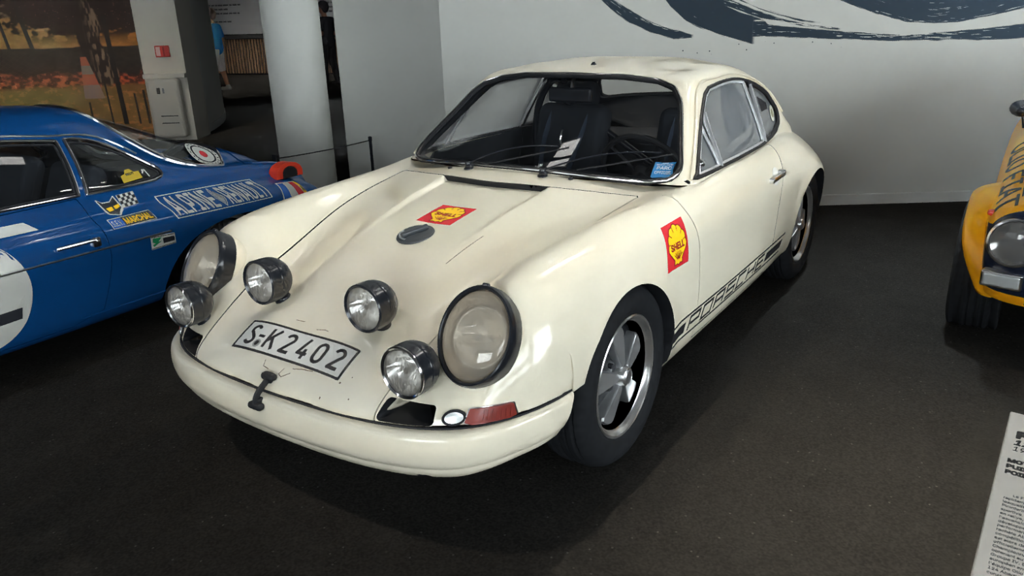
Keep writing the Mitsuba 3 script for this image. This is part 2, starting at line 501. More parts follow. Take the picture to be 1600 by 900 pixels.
WALL2 = WALLP
c0 = W0 + wd * -2.9
put('wall_left', slab((-3.10, 2.52), c0[:2], .3, 0, 4.6), WALL2, smooth=False); tag('wall_left', 'end face of the pale grey wall left of the coupe', kind='structure')
k = put('column', lathe([(.225, 0), (.225, 4.6)], 64, at=(-3.30, 2.25, 0)), WALLP, smooth=40); tag(k, 'round pale grey column behind the blue car', 'column')
put('baseboard_column', lathe([(.225, 0), (.235, 0), (.235, .07), (.225, .075)], 64, at=(-3.30, 2.25, 0)), TRIMP); tag('baseboard_column', 'pale baseboard', kind='structure')

# big curved partition
cx, cy, R = -13.73, -.23, 7.5
a = np.linspace(math.radians(35.5), math.radians(80), 60)
arcp = lambda r: np.c_[cx + r * np.cos(a), cy + r * np.sin(a)]
CURV = WALLP
put('wall_curved', prism(Polygon(np.vstack([arcp(R), arcp(R - .15)[::-1]])), 'z', 0, 4.6), CURV, smooth=30); tag('wall_curved', 'curved grey partition', kind='structure')
put('baseboard_curved', prism(Polygon(np.vstack([arcp(R + .012), arcp(R)[::-1]])), 'z', .0, .10), TRIMP, smooth=30); tag('baseboard_curved', 'grey baseboard', kind='structure')

# far wall with timber slats and a text panel
fa, fb = np.array([-22.5, 11.0]), np.array([-9.5, 14.35])
fd = (fb - fa) / np.linalg.norm(fb - fa); fn_ = np.array([fd[1], -fd[0]])
put('wall_far', slab(fa, fb, .2, 0, 4.6), mat('far_dark', (.03, .03, .032), rough=.9), smooth=False); tag('wall_far', 'dark far wall', kind='structure')
FM = np.eye(4); FM[:3, 0], FM[:3, 1], FM[:3, 2], FM[:3, 3] = (*fd, 0), (*-fn_, 0), (0, 0, 1), (*fa, 0)


def onfar(t):
    t = t.copy(); t.apply_transform(FM); return t


WOOD = mat('slat_wood', lambda p, n, uv: lin(srgb(176, 140, 108)) * (.8 + .4 * mikit.fbm(p.x * 9, p.y * 9, p.z * 1.2)), rough=.6)
sl = thing('slatted_bench_wall', 'row of upright timber slats under the far text panel', 'slat wall')
put('back_board', onfar(bbox((2.6, -.06, .03), (9.0, -.02, 1.06))), mat('board_black', (.012, .012, .013), rough=.7), sl, smooth=False)
put('top_rail', onfar(bbox((2.6, -.16, .97), (9.0, -.02, 1.06), .01)), 'board_black', sl, smooth=False)
for i in range(64):
    put('slat', onfar(bbox((2.65 + .098 * i, -.085, .05), (2.65 + .098 * i + .048, -.06, .965))), WOOD, sl, smooth=False)
tp = thing('wall_text_panel', 'large white panel with small grey text on the far wall', 'panel')
put('board', onfar(bbox((2.8, -.05, 1.10), (9.0, -.01, 3.4))), mat('panel_white', srgb(225, 226, 226), rough=.7), tp, smooth=False)
GREYINK = mat('grey_ink', srgb(120, 122, 124), rough=.7)
rg = np.random.default_rng(3)
for x0 in (4.35, 7.75):
    for r_ in range(9):
        if r_ in (3, 7):
            continue
        x, z = x0 + .1 * rg.random(), 2.28 - .108 * r_ + (0 if x0 < 5 else -.03)
        bits = []
        while x < x0 + 1.25 - .35 * (r_ % 3 == 2):
            w_ = .05 + .14 * rg.random(); bits.append(bbox((x, -.053, z), (x + w_, -.05, z + .042))); x += w_ + .03
        put('text_line', onfar(cat(*bits)), GREYINK, tp, smooth=False)

# pillar with alarm box and cabinet
PILL = mat('pillar_white', srgb(186, 181, 170), rough=.7)
pm = np.eye(4); pm[:3, 0], pm[:3, 1], pm[:3, 2], pm[:3, 3] = (.82, .57, 0), (-.57, .82, 0), (0, 0, 1), (-7.86, 3.76, 0)


def onpil(t):
    t = t.copy(); t.apply_transform(pm); return t


put('pillar', onpil(bbox((-.08, 0, 0), (.47, .5, 4.6))), PILL, smooth=False); tag('pillar', 'square off-white pillar', kind='structure')
cb = thing('hose_cabinet', 'off-white rounded cabinet on the square pillar below the red alarm box', 'cabinet')
put('body', onpil(bbox((-.02, -.16, .05), (.40, 0, .80), .05, 4)), PILL, cb)
put('shelf', onpil(bbox((-.06, -.10, .80), (.48, 0, .86), .012)), PILL, cb)
for z in (.24, .33):
    put('vent_slot', onpil(bbox((.12, -.166, z), (.34, -.155, z + .012))), INKD if 'INKD' in globals() else mat('slot_dark', (.02, .02, .02), rough=.7), cb, smooth=False)
put('indicator', onpil(bbox((.12, -.168, .615), (.16, -.158, .69), .004)), 'slot_dark', cb)
put('indicator', onpil(bbox((.19, -.166, .62), (.215, -.158, .685), .004)), GREYINK, cb)
al = thing('fire_alarm_box', 'small red fire alarm box on the square pillar', 'alarm')
REDP = mat('alarm_red', srgb(176, 52, 46), rough=.45)
put('case', onpil(bbox((.13, -.035, 1.06), (.31, 0, 1.20), .008)), REDP, al)
put('glass', onpil(bbox((.145, -.040, 1.075), (.20, -.033, 1.185), .003)), mat('alarm_pale', srgb(205, 170, 160), rough=.4), al)
put('mark', onpil(bbox((.235, -.039, 1.075), (.25, -.033, 1.185), .002)), mat('alarm_dark', srgb(120, 30, 30), rough=.5), al)

# photo mural on the left: a flat printed picture of a roadside in autumn
MU = np.eye(4); MU[:3, 0], MU[:3, 1], MU[:3, 2], MU[:3, 3] = (.823, .568, 0), (-.568, .823, 0), (0, 0, 1), (-9.80, 2.62, 0)
mo, mx = MU[:3, 3], MU[:3, 0]


def mural_colour(p, n, uv):
    s = ((p.x - mo[0]) * mx[0] + (p.y - mo[1]) * mx[1]) / 1.56
    z = p.z
    f = mikit.fbm(s * 7, z * 7, 2.0, octaves=4)
    g = mikit.fbm(s * 26, z * 26, 5.0, octaves=3)
    h = mikit.noise(s * 60, z * 60)
    ground = lin(srgb(104, 74, 40)) * (.55 + .9 * f) + lin(srgb(120, 60, 30)) * mikit.smoothstep(.55, .75, g) * .6
    leaves = mikit.mix(lin(srgb(52, 22, 16)), lin(srgb(150, 62, 36)), mikit.smoothstep(.35, .75, g)) + lin(srgb(130, 80, 60)) * mikit.smoothstep(.86, .95, h)
    hedge = lin(srgb(30, 24, 20)) * (.5 + 1.1 * g)
    field = mikit.mix(lin(srgb(134, 82, 34)), lin(srgb(160, 106, 52)), f) * (.75 + .5 * g)
    trees = mikit.mix(lin(srgb(40, 30, 24)), lin(srgb(96, 80, 62)), mikit.smoothstep(.4, .7, g))
    e = .10 * (f - .5)
    c = mikit.mix(ground, leaves, mikit.smoothstep(.68, .74, z + e))
    c = mikit.mix(c, hedge, mikit.smoothstep(.86, .92, z + e * 1.6))
    c = mikit.mix(c, field, mikit.smoothstep(1.20, 1.22, z + e * .3))
    c = mikit.mix(c, trees, mikit.smoothstep(1.52, 1.62, z + e * 2))
    # a road bank, pale houses, a big tree with a lit bark edge, posts
    house = mikit.smoothstep(.52, .525, s) * mikit.smoothstep(.68, .675, s) * mikit.smoothstep(1.42, 1.425, z) * mikit.smoothstep(1.54, 1.535, z)
    c = mikit.mix(c, lin(srgb(176, 128, 76)), house * .8)
    crown = mikit.smoothstep(.46, .60, mikit.fbm(s * 10, z * 10, 9.0) + .55 * mikit.smoothstep(1.32, 1.75, z) - .35 * dr.minimum(dr.abs(s - .95) / .5, 1.3) + .2)
    c = mikit.mix(c, lin(srgb(26, 14, 12)) * (.5 + g) + lin(srgb(120, 70, 60)) * mikit.smoothstep(.88, .96, h) * .5, crown * mikit.smoothstep(1.2, 1.4, z))
    trunk = mikit.smoothstep(.11 + .05 * (f - .5), .09 + .05 * (f - .5), dr.abs(s - .97 + .12 * (z - 1.2) - .02 * dr.sin(z * 9)))
    bark = mikit.mix(lin(srgb(24, 14, 12)), lin(srgb(104, 84, 66)), mikit.smoothstep(.45, .8, mikit.noise(s * 70, z * 14)) * mikit.smoothstep(.90, 1.02, s))
    c = mikit.mix(c, bark, trunk * mikit.smoothstep(.70, .76, z))
    for s0, lean, wdt, z0, z1 in ((.27, .10, .016, 1.18, 2.2), (.46, .12, .022, 1.18, 2.2), (1.10, .02, .024, .2, 1.6), (1.22, .02, .010, .2, .62), (1.30, .02, .012, .2, .66), (.84, 0, .010, .2, .52), (.99, .02, .009, .2, .95)):
        c = mikit.mix(c, lin((.006, .005, .005)), mikit.smoothstep(wdt, wdt * .7, dr.abs(s - s0 + lean * (z - 1.2))) * mikit.smoothstep(z0, z0 + .02, z) * mikit.smoothstep(z1, z1 - .02, z))
    fr = lambda v: v - dr.floor(v)
    wire = dr.maximum(mikit.smoothstep(.42, .5, dr.abs(fr((s + z) * 16) - .5)), mikit.smoothstep(.42, .5, dr.abs(fr((s - z) * 16) - .5))) * mikit.smoothstep(.6, .3, s) * mikit.smoothstep(.6, .7, z) * mikit.smoothstep(1.2, 1.1, z)
    c = mikit.mix(c, lin(srgb(70, 56, 48)), wire * .35)
    # traffic cone
    cw = .028 + .060 * dr.clip((1.09 - z) / .5, 0, 1)
    cone = mikit.smoothstep(cw, cw - .008, dr.abs(s - .86 - .06 * (1.13 - z))) * mikit.smoothstep(.55, .56, z) * mikit.smoothstep(1.09, 1.08, z)
    band = mikit.smoothstep(.86, .87, z) * mikit.smoothstep(.98, .97, z)
    c = mikit.mix(c, mikit.mix(lin(srgb(150, 66, 46)), lin(srgb(120, 106, 92)), dr.maximum(band, mikit.smoothstep(.74, .72, z) * .8)), cone)
    # dark figure at the left border
    dark = mikit.smoothstep(.0 - .25 * dr.clip(z - .6, 0, .7) + .10, .06 - .25 * dr.clip(z - .6, 0, .7), s + .03 * f)
    c = mikit.mix(c, lin((.005, .005, .006)), dark)
    return c


MURAL = mat('mural_print', mural_colour, rough=.6, spec=.3)
t = bbox((-3.0, 0, 0), (2.12, .05, 4.6)); t.apply_transform(MU)
put('photo_mural', t, MURAL, smooth=False); tag('photo_mural', 'wall-high printed photo of an autumn roadside behind the blue car', 'mural')

# lamps out of the frame: spot cans, two tube lamps, a glazed opening behind the camera
CANM = mat('can_black', (.01, .01, .011), rough=.6)
AIMS = ['the hood of the cream coupe', 'the roof of the cream coupe', 'the floor right of the cream coupe', 'the roof of the blue car', 'the left wing of the cream coupe', 'the photo mural', 'the round column', 'the far text panel',
        'the nose of the cream coupe', 'the left brush strokes', 'the right brush strokes', 'the flank of the cream coupe', 'the far visitors', 'the floor before the baseboard', 'the square pillar', 'the floor behind the column', 'the floor beyond the curved partition']
for (pos, target, s_, tint, cl), gain, aim in zip(SPOTS, SPOT_GAIN, AIMS):
    s_ = s_ * gain
    k = thing('ceiling_spotlight', f'black ceiling spotlight can aimed at {aim}', 'spotlight', 'ceiling spotlights')
    d = np.array(target, float) - pos; d /= np.linalg.norm(d)
    Mz = frame(d, pos)
    can = lathe([(0, -.02), (.085, -.02), (.09, .0), (.09, cl), (.083, cl), (.083, .0), (0, -.002)], 40); can.apply_transform(Mz)
    put('can', cat(can, tube([np.array(pos) - d * .02, (pos[0], pos[1], 4.6)], .012, 8)), CANM, k)
    disc = trimesh.creation.cylinder(radius=.062, height=.004, sections=32); disc.apply_translation((0, 0, .012)); disc.apply_transform(Mz)
    kk = put('lamp', disc, CANM, k, smooth=False)
    scene[kk]['emitter'] = {'type': 'area', 'radiance': {'type': 'rgb', 'value': [SPOT_RADIANCE * s_ * c for c in tint]}}
for a_, b_, g_ in TUBES:
    k = thing('tube_lamp', 'long ceiling tube lamp, ' + ('the one nearer the hall window' if a_[1] < -6 else 'the one nearer the cars'), 'lamp', 'ceiling tube lamps')
    put('housing', tube([np.array(a_) + [0, 0, .06], np.array(b_) + [0, 0, .06]], .03, 4), TRIMP, k)
    kk = put('tube', tube([a_, b_], .015, 10), TRIMP, k)
    scene[kk]['emitter'] = {'type': 'area', 'radiance': {'type': 'rgb', 'value': [TUBE_RADIANCE * g_ * c for c in (.95, .98, 1.0)]}}
for (x0, x1, y0, y1, rad_), w_ in zip(PANELS, ('above the wall side of the yellow car', 'above the blue car')):
    k = thing('panel_lamp', f'flat square ceiling lamp {w_}', 'lamp')
    put('housing', bbox((x0 - .03, y0 - .03, 4.215), (x1 + .03, y1 + .03, 4.26), .008), TRIMP, k)
    put('cord', tube([((x0 + x1) / 2, (y0 + y1) / 2, 4.25), ((x0 + x1) / 2, (y0 + y1) / 2, 4.6)], .008, 6), CANM, k)
    kk = put('diffuser', bbox((x0, y0, 4.205), (x1, y1, 4.216)), TRIMP, k, smooth=False)
    scene[kk]['emitter'] = {'type': 'area', 'radiance': {'type': 'rgb', 'value': [rad_ * c for c in (1.0, .98, .94)]}}
for nm, ax in (('front', 'y'), ('right', 'x')):
    w_, lim = (-9.0, (-32, 9)) if ax == 'y' else (9.0, (-9, 26))
    holes = unary_union([box(w[2], w[4], w[3], w[5]) for w in WINDOWS if w[0] == ax])
    pl = box(lim[0], 0, lim[1], 4.6).difference(holes)
    t = prism(pl, ax, w_ - .1 if ax == 'y' else w_, w_ if ax == 'y' else w_ + .1)
    put(f'wall_{nm}', t, WALL2, smooth=False); tag(f'wall_{nm}', f'grey {nm} wall of the hall with glazed openings', kind='structure')
for i, (w, gain) in enumerate(zip(WINDOWS, WINDOW_GAIN)):
    nm = f'window_{i + 1}'
    o = -.06 if w[0] == 'y' else .06
    bars = unary_union([box(w[2] + (w[3] - w[2]) * q / 4 - .03, w[4], w[2] + (w[3] - w[2]) * q / 4 + .03, w[5]) for q in range(5)])
    lo, hi = sorted((w[1], w[1] + o))
    scene[nm] = mikit.ply(prism(bars, w[0], lo, hi), CANM); tag(nm, 'glazed opening of the hall outside the frame', kind='structure')
    lo, hi = sorted((w[1] + o, w[1] + o * 1.2))
    kk = put('pane', prism(box(w[2], w[4], w[3], w[5]), w[0], lo, hi), TRIMP, nm, smooth=False)
    scene[kk]['emitter'] = {'type': 'area', 'radiance': {'type': 'rgb', 'value': [WINDOW_RADIANCE * gain * c for c in (.86, .95, 1.0)]}}

# ---------------------------------------------------------------- the white coupe
CREAM = gloss('cream_paint', srgb(236, 227, 204), .010)
BLACK = mat('black_enamel', (.010, .012, .016), rough=.16, coat=.3, spec=.35)
RUBBER = mat('black_rubber', (.010, .011, .013), rough=.6, spec=.25)
DARKIN = mat('dark_interior', (.018, .021, .025), rough=.75, spec=.25)
CHROME = mat('chrome', (.78, .78, .78), rough=.09, metal=1.0)
BRUSHED = mat('satin_metal', (.78, .79, .80), rough=.34, metal=.75)
scene['plexi'] = {'type': 'blendbsdf', 'weight': .22, 'a': {'type': 'thindielectric', 'int_ior': 1.49}, 'b': {'type': 'twosided', 'bsdf': {'type': 'diffuse', 'reflectance': {'type': 'rgb', 'value': [.52, .55, .57]}}}}
scene['pane_glass'] = {'type': 'thindielectric', 'int_ior': 1.5}

car = thing('sports_car', 'cream white coupe with four black auxiliary lamps on its nose and plate S-K2402', 'car')

# control rows of the half body, from the hood centre line over the wing to the sill
NOSE = [
    [(0, -.850, .446), (.2, -.843, .446), (.395, -.818, .446), (.50, -.788, .447), (.60, -.735, .449), (.685, -.650, .453), (.742, -.545, .457), (.762, -.47, .457), (.764, -.44, .452), (.764, -.41, .445)],
    [(0, -.822, .494), (.2, -.815, .494), (.402, -.784, .492), (.505, -.755, .494), (.604, -.708, .497), (.690, -.628, .500), (.748, -.530, .497), (.766, -.46, .483), (.768, -.43, .46), (.766, -.395, .435)],
    [(0, -.740, .548), (.205, -.732, .548), (.412, -.690, .549), (.508, -.688, .551), (.606, -.665, .556), (.694, -.598, .560), (.752, -.512, .545), (.769, -.445, .51), (.772, -.415, .46), (.767, -.375, .42)],
    [(0, -.640, .592), (.21, -.630, .592), (.424, -.590, .600), (.512, -.612, .628), (.606, -.597, .662), (.692, -.550, .645), (.754, -.485, .585), (.771, -.425, .53), (.774, -.395, .46), (.767, -.35, .40)],
    [(0, -.535, .632), (.214, -.527, .632), (.431, -.500, .640), (.514, -.518, .697), (.600, -.515, .752), (.690, -.490, .717), (.756, -.450, .615), (.773, -.40, .55), (.775, -.365, .45), (.766, -.32, .37)],
]
#  y: seam(x,z)  centre z | between(x,z)  crest(x,z)  shoulder(x,z)  side(x,z)  lower(x,z)  sill(x,z)  under(x,z)
ROWS = [
    (-.40, (.437, .672), .684, (.515, .744), (.592, .794), (.690, .755), (.758, .635), (.774, .56), (.775, .43), (.764, .34)),
    (-.25, (.464, .712), .732, (.535, .772), (.602, .811), (.700, .772), (.766, .645), (.780, .56), (.776, .38), (.760, .28)),
    (.0, (.524, .764), .794, (.575, .801), (.622, .824), (.715, .784), (.778, .66), (.788, .56), (.780, .34), (.752, .23)),
    (.25, (.558, .800), .842, (.603, .818), (.648, .829), (.735, .790), (.788, .67), (.796, .56), (.784, .32), (.740, .212)),
    (.45, (.580, .821), .872, (.628, .826), (.680, .830), (.750, .793), (.795, .68), (.800, .56), (.786, .31), (.735, .210)),
    (.66, (.600, .828), .872, (.660, .834), (.713, .839), (.764, .799), (.800, .685), (.804, .56), (.788, .31), (.733, .208)),
    (.95, (.605, .836), .86, (.668, .847), (.722, .852), (.769, .808), (.803, .69), (.806, .56), (.790, .31), (.733, .207)),
    (1.25, (.600, .836), .85, (.663, .847), (.719, .852), (.768, .808), (.804, .69), (.806, .56), (.790, .31), (.733, .207)),
    (1.55, (.585, .834), .85, (.650, .846), (.708, .851), (.764, .804), (.804, .69), (.805, .56), (.788, .315), (.735, .212)),
    (1.80, (.570, .834), .85, (.632, .848), (.693, .849), (.758, .795), (.807, .685), (.806, .56), (.785, .33), (.74, .225)),
    (2.05, (.545, .840), .86, (.608, .846), (.672, .836), (.750, .778), (.814, .665), (.812, .55), (.785, .34), (.75, .24)),
    (2.25, (.520, .840), .875, (.585, .830), (.648, .806), (.735, .742), (.812, .630), (.812, .54), (.785, .34), (.75, .25)),
    (2.5, (.480, .812), .865, (.540, .795), (.600, .766), (.688, .700), (.770, .59), (.78, .50), (.765, .36), (.74, .27)),
    (2.75, (.430, .745), .79, (.490, .728), (.548, .698), (.635, .637), (.715, .545), (.73, .48), (.72, .38), (.70, .29)),
    (3.0, (.380, .655), .69, (.435, .643), (.490, .615), (.570, .560), (.650, .49), (.67, .45), (.665, .38), (.65, .31)),
    (3.18, (.345, .570), .59, (.395, .560), (.445, .537), (.520, .495), (.595, .45), (.62, .42), (.62, .37), (.60, .32)),
    (3.27, (.320, .500), .51, (.370, .493), (.415, .478), (.480, .452), (.550, .425), (.575, .40), (.575, .36), (.56, .33)),
]
net = [list(r) for r in NOSE]
for y, se, zc, be, cr, sh, si, lo, sl, un in ROWS:
    net.append([(0, y, zc), (se[0] * .5, y, zc + (se[1] - zc) * .24), (se[0], y, se[1]), (be[0], y, be[1]), (cr[0], y, cr[1]), (sh[0], y, sh[1]), (si[0], y, si[1]), (lo[0], y, lo[1]), (sl[0], y, sl[1]), (un[0], y, un[1])])
BODY = surf(net, 12, [28, 14, 8, 8, 9, 10, 8, 8, 5])
# the lips of the wheel arches stand out a little
ARCH_F, ARCH_R = (-.035, .330, .322), (2.150, .325, .318)
for cy, cz, R in (ARCH_F, ARCH_R):
    d = np.hypot(BODY[..., 1] - cy, BODY[..., 2] - cz) - R
    w = np.clip((BODY[..., 0] - .70) / .05, 0, 1) * (BODY[..., 2] > .25)
    w = w * np.clip((BODY[..., 1] + .36) / .10, 0, 1) ** 2 if cy < 1 else w
    BODY[..., 0] += w * .010 * np.exp(-(np.maximum(d, 0) / .05) ** 2)
bN = grid_normals(BODY)
bV, bF, bNN = solid_from_half(BODY)
body = man(bV, bF, bNN)
owners = {body.get_properties().original_id if hasattr(body, 'get_properties') else body.original_id(): 'shell'}


def cutter(t, group):
    m = man_tm(t)
    owners[m.original_id()] = group
    return m


top = (BODY[..., 2] > .40) & (bN[..., 2] * np.sign(bN[..., 2].mean()) > -.2)
sgn = np.sign(bN[5:, :20, 2].mean())
bN = bN * sgn
front = BODY[:, :77].reshape(-1, 3), bN[:, :77].reshape(-1, 3)
sel = front[0][:, 1] < .75
HOOD = Map2(np.vstack([front[0][sel][:, :2], front[0][sel][:, :2] * [-1, 1]]), np.vstack([front[0][sel], front[0][sel] * [-1, 1, 1]]), np.vstack([front[1][sel], front[1][sel] * [-1, 1, 1]]))
side_p, side_n = BODY[60:, 62:].reshape(-1, 3), bN[60:, 62:].reshape(-1, 3)
SIDE = Map2(side_p[:, 1:], side_p, side_n)
nose_p, nose_n = BODY[:61, 28:87].reshape(-1, 3), bN[:61, 28:87].reshape(-1, 3)
FACE = Map2(nose_p[:, [0, 2]], nose_p, nose_n)          # seen from the front


def flip(t):
    t = t.copy(); t.vertices = t.vertices * [-1, 1, 1]; t.invert(); return t


both = lambda t: cat(t, flip(t))

# wheel wells
def arch_poly(cy, cz, R):
    a = np.linspace(-.25, PI + .25, 60)
    return Polygon(np.vstack([np.c_[cy + R * np.cos(a), cz + R * np.sin(a)], [[cy - R * 1.0, 0.0], [cy + R * 1.0, 0.0]]]))


wells = cutter(cat(*[both(prism(arch_poly(*A), 'x', .46, 1.2)) for A in (ARCH_F, ARCH_R)]), 'well')
body = body - wells
# cabin tub
tub = cutter(cat(prism(rounded([(-.685, .74), (.685, .74), (.680, 1.72), (-.680, 1.72)], .06), 'z', .28, 1.2)), 'lining')
tub2 = cutter(prism(rounded([(-.66, 1.6), (.66, 1.6), (.655, 1.95), (.60, 2.30), (-.60, 2.30), (-.655, 1.95)], .04), 'z', .66, 1.2), 'lining')
dash_cut = cutter(prism(Polygon([(-.60, .625), (-.50, .572), (-.35, .520), (-.2, .494), (0, .484), (.2, .494), (.35, .520), (.50, .572), (.60, .625), (.67, .76), (-.67, .76)]), 'z', .78, 1.2), 'lining')
below = cutter(bbox((-1, -1, 0), (1, -.2, .4455)), 'well')
body = body - tub - tub2 - dash_cut - below
# openings beside the hood (air grilles behind black mesh) and the cowl vent
grille_xz = rounded([(.398, .448), (.556, .448), (.552, .497), (.412, .502)], .012)
gr = cutter(both(prism(grille_xz, 'y', -1.0, -.64)), 'grille')
body = body - gr

# pockets for the head lamps
HL = np.array([.596, -.598, .655])
HN = np.array([.10, -.86, .50])
pk = trimesh.creation.cylinder(radius=1, height=.30, sections=56)
pk.vertices = pk.vertices * [.103, .130, 1] + [0, 0, .055]
pk.apply_transform(frame(HN, HL))
body = body - cutter(both(pk), 'well')

# panel gaps: door outline (side view) and hood outline (plan view)
door_yz = Polygon(np.vstack([spline([(.575, .90), (.535, .862), (.475, .842), (.452, .81), (.47, .74), (.498, .64), (.510, .5), (.513, .30)], 30),
                             spline([(.53, .262), (.9, .258), (1.44, .262)], 4), spline([(1.468, .30), (1.485, .45), (1.520, .6), (1.555, .72), (1.580, .79), (1.585, .84), (1.585, .90)], 24)]))
hood_xy = Polygon(np.vstack([[(-.394, -.90), (.394, -.90)], spline([(.397, -.822), (.412, -.685), (.4235, -.590), (.431, -.50), (.4375, -.40), (.464, -.25), (.524, 0.0), (.556, .22), (.576, .44)], 30),
                             spline([(.568, .455), (.42, .40), (.25, .335), (.12, .312), (0, .306), (-.12, .312), (-.25, .335), (-.42, .40), (-.568, .455)], 28),
                             spline([(-.576, .44), (-.556, .22), (-.524, 0), (-.464, -.25), (-.4375, -.40), (-.431, -.50), (-.4235, -.590), (-.412, -.685), (-.397, -.822)], 30)])).buffer(0)
GAP = .0042
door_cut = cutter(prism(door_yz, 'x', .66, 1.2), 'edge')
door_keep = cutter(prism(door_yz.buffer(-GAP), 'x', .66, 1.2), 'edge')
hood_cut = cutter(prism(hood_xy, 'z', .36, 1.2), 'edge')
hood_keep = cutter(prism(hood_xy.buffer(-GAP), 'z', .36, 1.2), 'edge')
dl, dr_ = body ^ door_keep, None
flipx = lambda t: man_tm(flip(t))
door_cut2 = cutter(flip(prism(door_yz, 'x', .66, 1.2)), 'edge'); door_keep2 = cutter(flip(prism(door_yz.buffer(-GAP), 'x', .66, 1.2)), 'edge')
door_r = body ^ door_keep2
LOW = BODY.copy()
sx = np.clip((LOW[..., 1] + .42) / .74, 0, 1)
half_w = .205 + .05 * sx
fall = np.clip((half_w - np.abs(LOW[..., 0])) / .024, 0, 1)
fall = .6 * fall + .4 * fall * fall * (3 - 2 * fall)
LOW[..., 2] -= .021 * sx ** 1.3 * fall * (LOW[..., 2] > .5)
lV, lF, lN = solid_from_half(LOW)
low = man(lV, lF, lN); owners[low.original_id()] = 'shell'
hood = (low ^ hood_keep) - gr - below
ln_ = grid_normals(LOW); ln_ *= np.sign(ln_[5:, :20, 2].mean())
fr0, fr1 = LOW[:, :77].reshape(-1, 3), ln_[:, :77].reshape(-1, 3)
sel = fr0[:, 1] < .75
HOOD = Map2(np.vstack([fr0[sel][:, :2], fr0[sel][:, :2] * [-1, 1]]), np.vstack([fr0[sel], fr0[sel] * [-1, 1, 1]]), np.vstack([fr1[sel], fr1[sel] * [-1, 1, 1]]))
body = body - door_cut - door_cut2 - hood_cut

GROUP_MAT = {'shell': CREAM, 'well': RUBBER, 'lining': DARKIN, 'grille': RUBBER, 'edge': CREAM, 'vent': RUBBER, 'cut': CREAM}


def pieces(v, f, n):
    """the separate pieces of a mesh (vertices at one place count as one)"""
    from scipy.sparse import coo_matrix
    from scipy.sparse.csgraph import connected_components
    _, inv = np.unique(np.round(v, 4), axis=0, return_inverse=True)
    q = inv.ravel()[f]
    N_ = inv.max() + 1
    g = coo_matrix((np.ones(2 * len(q)), (np.r_[q[:, 0], q[:, 1]], np.r_[q[:, 1], q[:, 2]])), (N_, N_))
    lab = connected_components(g, directed=False)[1][q[:, 0]]
    for c in np.unique(lab):
        fs = f[lab == c]
        if len(fs) > 6:
            u, iv = np.unique(fs, return_inverse=True)
            yield v[u], iv.reshape(-1, 3), n[u]


def emit(m, names, parent):
    """puts every source group of a manifold as a part; names {group: part name}; groups that share a name are joined"""
    got = split(m, owners)
    joined = {}
    for g, d in got.items():
        joined.setdefault(names.get(g, names['shell']), []).append((g, d))
    for nm, ds in joined.items():
        if nm in ('wheel_well', 'grille_recess', 'valance_slot'):
            for g, (v, f, n) in ds:
                for v2, f2, n2 in pieces(v, f, n):
                    yield put_n(nm, v2, f2, n2, GROUP_MAT[g], parent)
            continue
        o, VV, FF, NN = 0, [], [], []
        for g, (v, f, n) in ds:
            VV.append(v); FF.append(f + o); NN.append(n); o += len(v)
        yield put_n(nm, np.vstack(VV), np.vstack(FF), np.vstack(NN), RUBBER if nm == 'panel_gap' else CREAM if {g for g, _ in ds} & {'shell', 'edge', 'cut'} else GROUP_MAT[ds[0][0]], parent)  # panel_gap faces are painted black, standing for the shade inside the seams


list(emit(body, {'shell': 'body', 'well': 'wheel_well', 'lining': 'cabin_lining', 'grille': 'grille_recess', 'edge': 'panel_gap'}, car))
list(emit(hood, {'shell': 'hood', 'vent': 'vent_recess', 'grille': 'hood'}, car))
list(emit(dl, {'shell': 'door', 'lining': 'door_lining'}, car))
list(emit(door_r, {'shell': 'door', 'lining': 'door_lining'}, car))

# ---- greenhouse
GH = [
    [(0, .430, .866), (.35, .470, .858), (.58, .550, .846), (.698, .632, .834), (.705, .642, .835), (.711, .649, .835), (.716, .654, .833)],
    [(0, .620, .990), (.32, .652, .983), (.53, .718, .966), (.648, .785, .952), (.655, .795, .942), (.690, .820, .898), (.722, .840, .843)],
    [(0, .808, 1.110), (.29, .835, 1.106), (.48, .885, 1.090), (.594, .925, 1.064), (.601, .938, 1.052), (.667, .975, .950), (.722, 1.02, .846)],
    [(0, .975, 1.212), (.27, .998, 1.210), (.43, 1.025, 1.197), (.548, 1.062, 1.162), (.556, 1.075, 1.148), (.648, 1.12, .995), (.721, 1.17, .846)],
    [(0, 1.150, 1.236), (.27, 1.165, 1.232), (.43, 1.195, 1.217), (.541, 1.24, 1.178), (.550, 1.245, 1.163), (.644, 1.26, 1.0), (.718, 1.30, .845)],
    [(0, 1.400, 1.250), (.27, 1.40, 1.246), (.43, 1.41, 1.227), (.540, 1.43, 1.181), (.549, 1.43, 1.165), (.641, 1.44, 1.0), (.711, 1.45, .843)],
    [(0, 1.660, 1.240), (.27, 1.65, 1.235), (.43, 1.63, 1.213), (.548, 1.61, 1.163), (.557, 1.61, 1.148), (.636, 1.61, .995), (.700, 1.62, .840)],
    [(0, 1.910, 1.198), (.28, 1.89, 1.192), (.445, 1.84, 1.168), (.568, 1.78, 1.120), (.576, 1.78, 1.107), (.632, 1.78, .975), (.686, 1.78, .835)],
    [(0, 2.130, 1.130), (.29, 2.10, 1.123), (.465, 2.04, 1.100), (.590, 1.95, 1.047), (.597, 1.95, 1.035), (.633, 1.95, .930), (.670, 1.95, .828)],
    [(0, 2.310, 1.045), (.31, 2.28, 1.035), (.498, 2.20, 1.003), (.613, 2.10, .945), (.619, 2.10, .935), (.640, 2.10, .870), (.662, 2.10, .805)],
    [(0, 2.500, .930), (.33, 2.46, .918), (.525, 2.38, .885), (.630, 2.26, .842), (.634, 2.26, .833), (.645, 2.26, .795), (.655, 2.26, .755)],
]
GREEN = surf(GH, 14, [10, 10, 8, 3, 8, 8])
gN = grid_normals(GREEN); gN *= np.sign(gN[..., 2].mean())
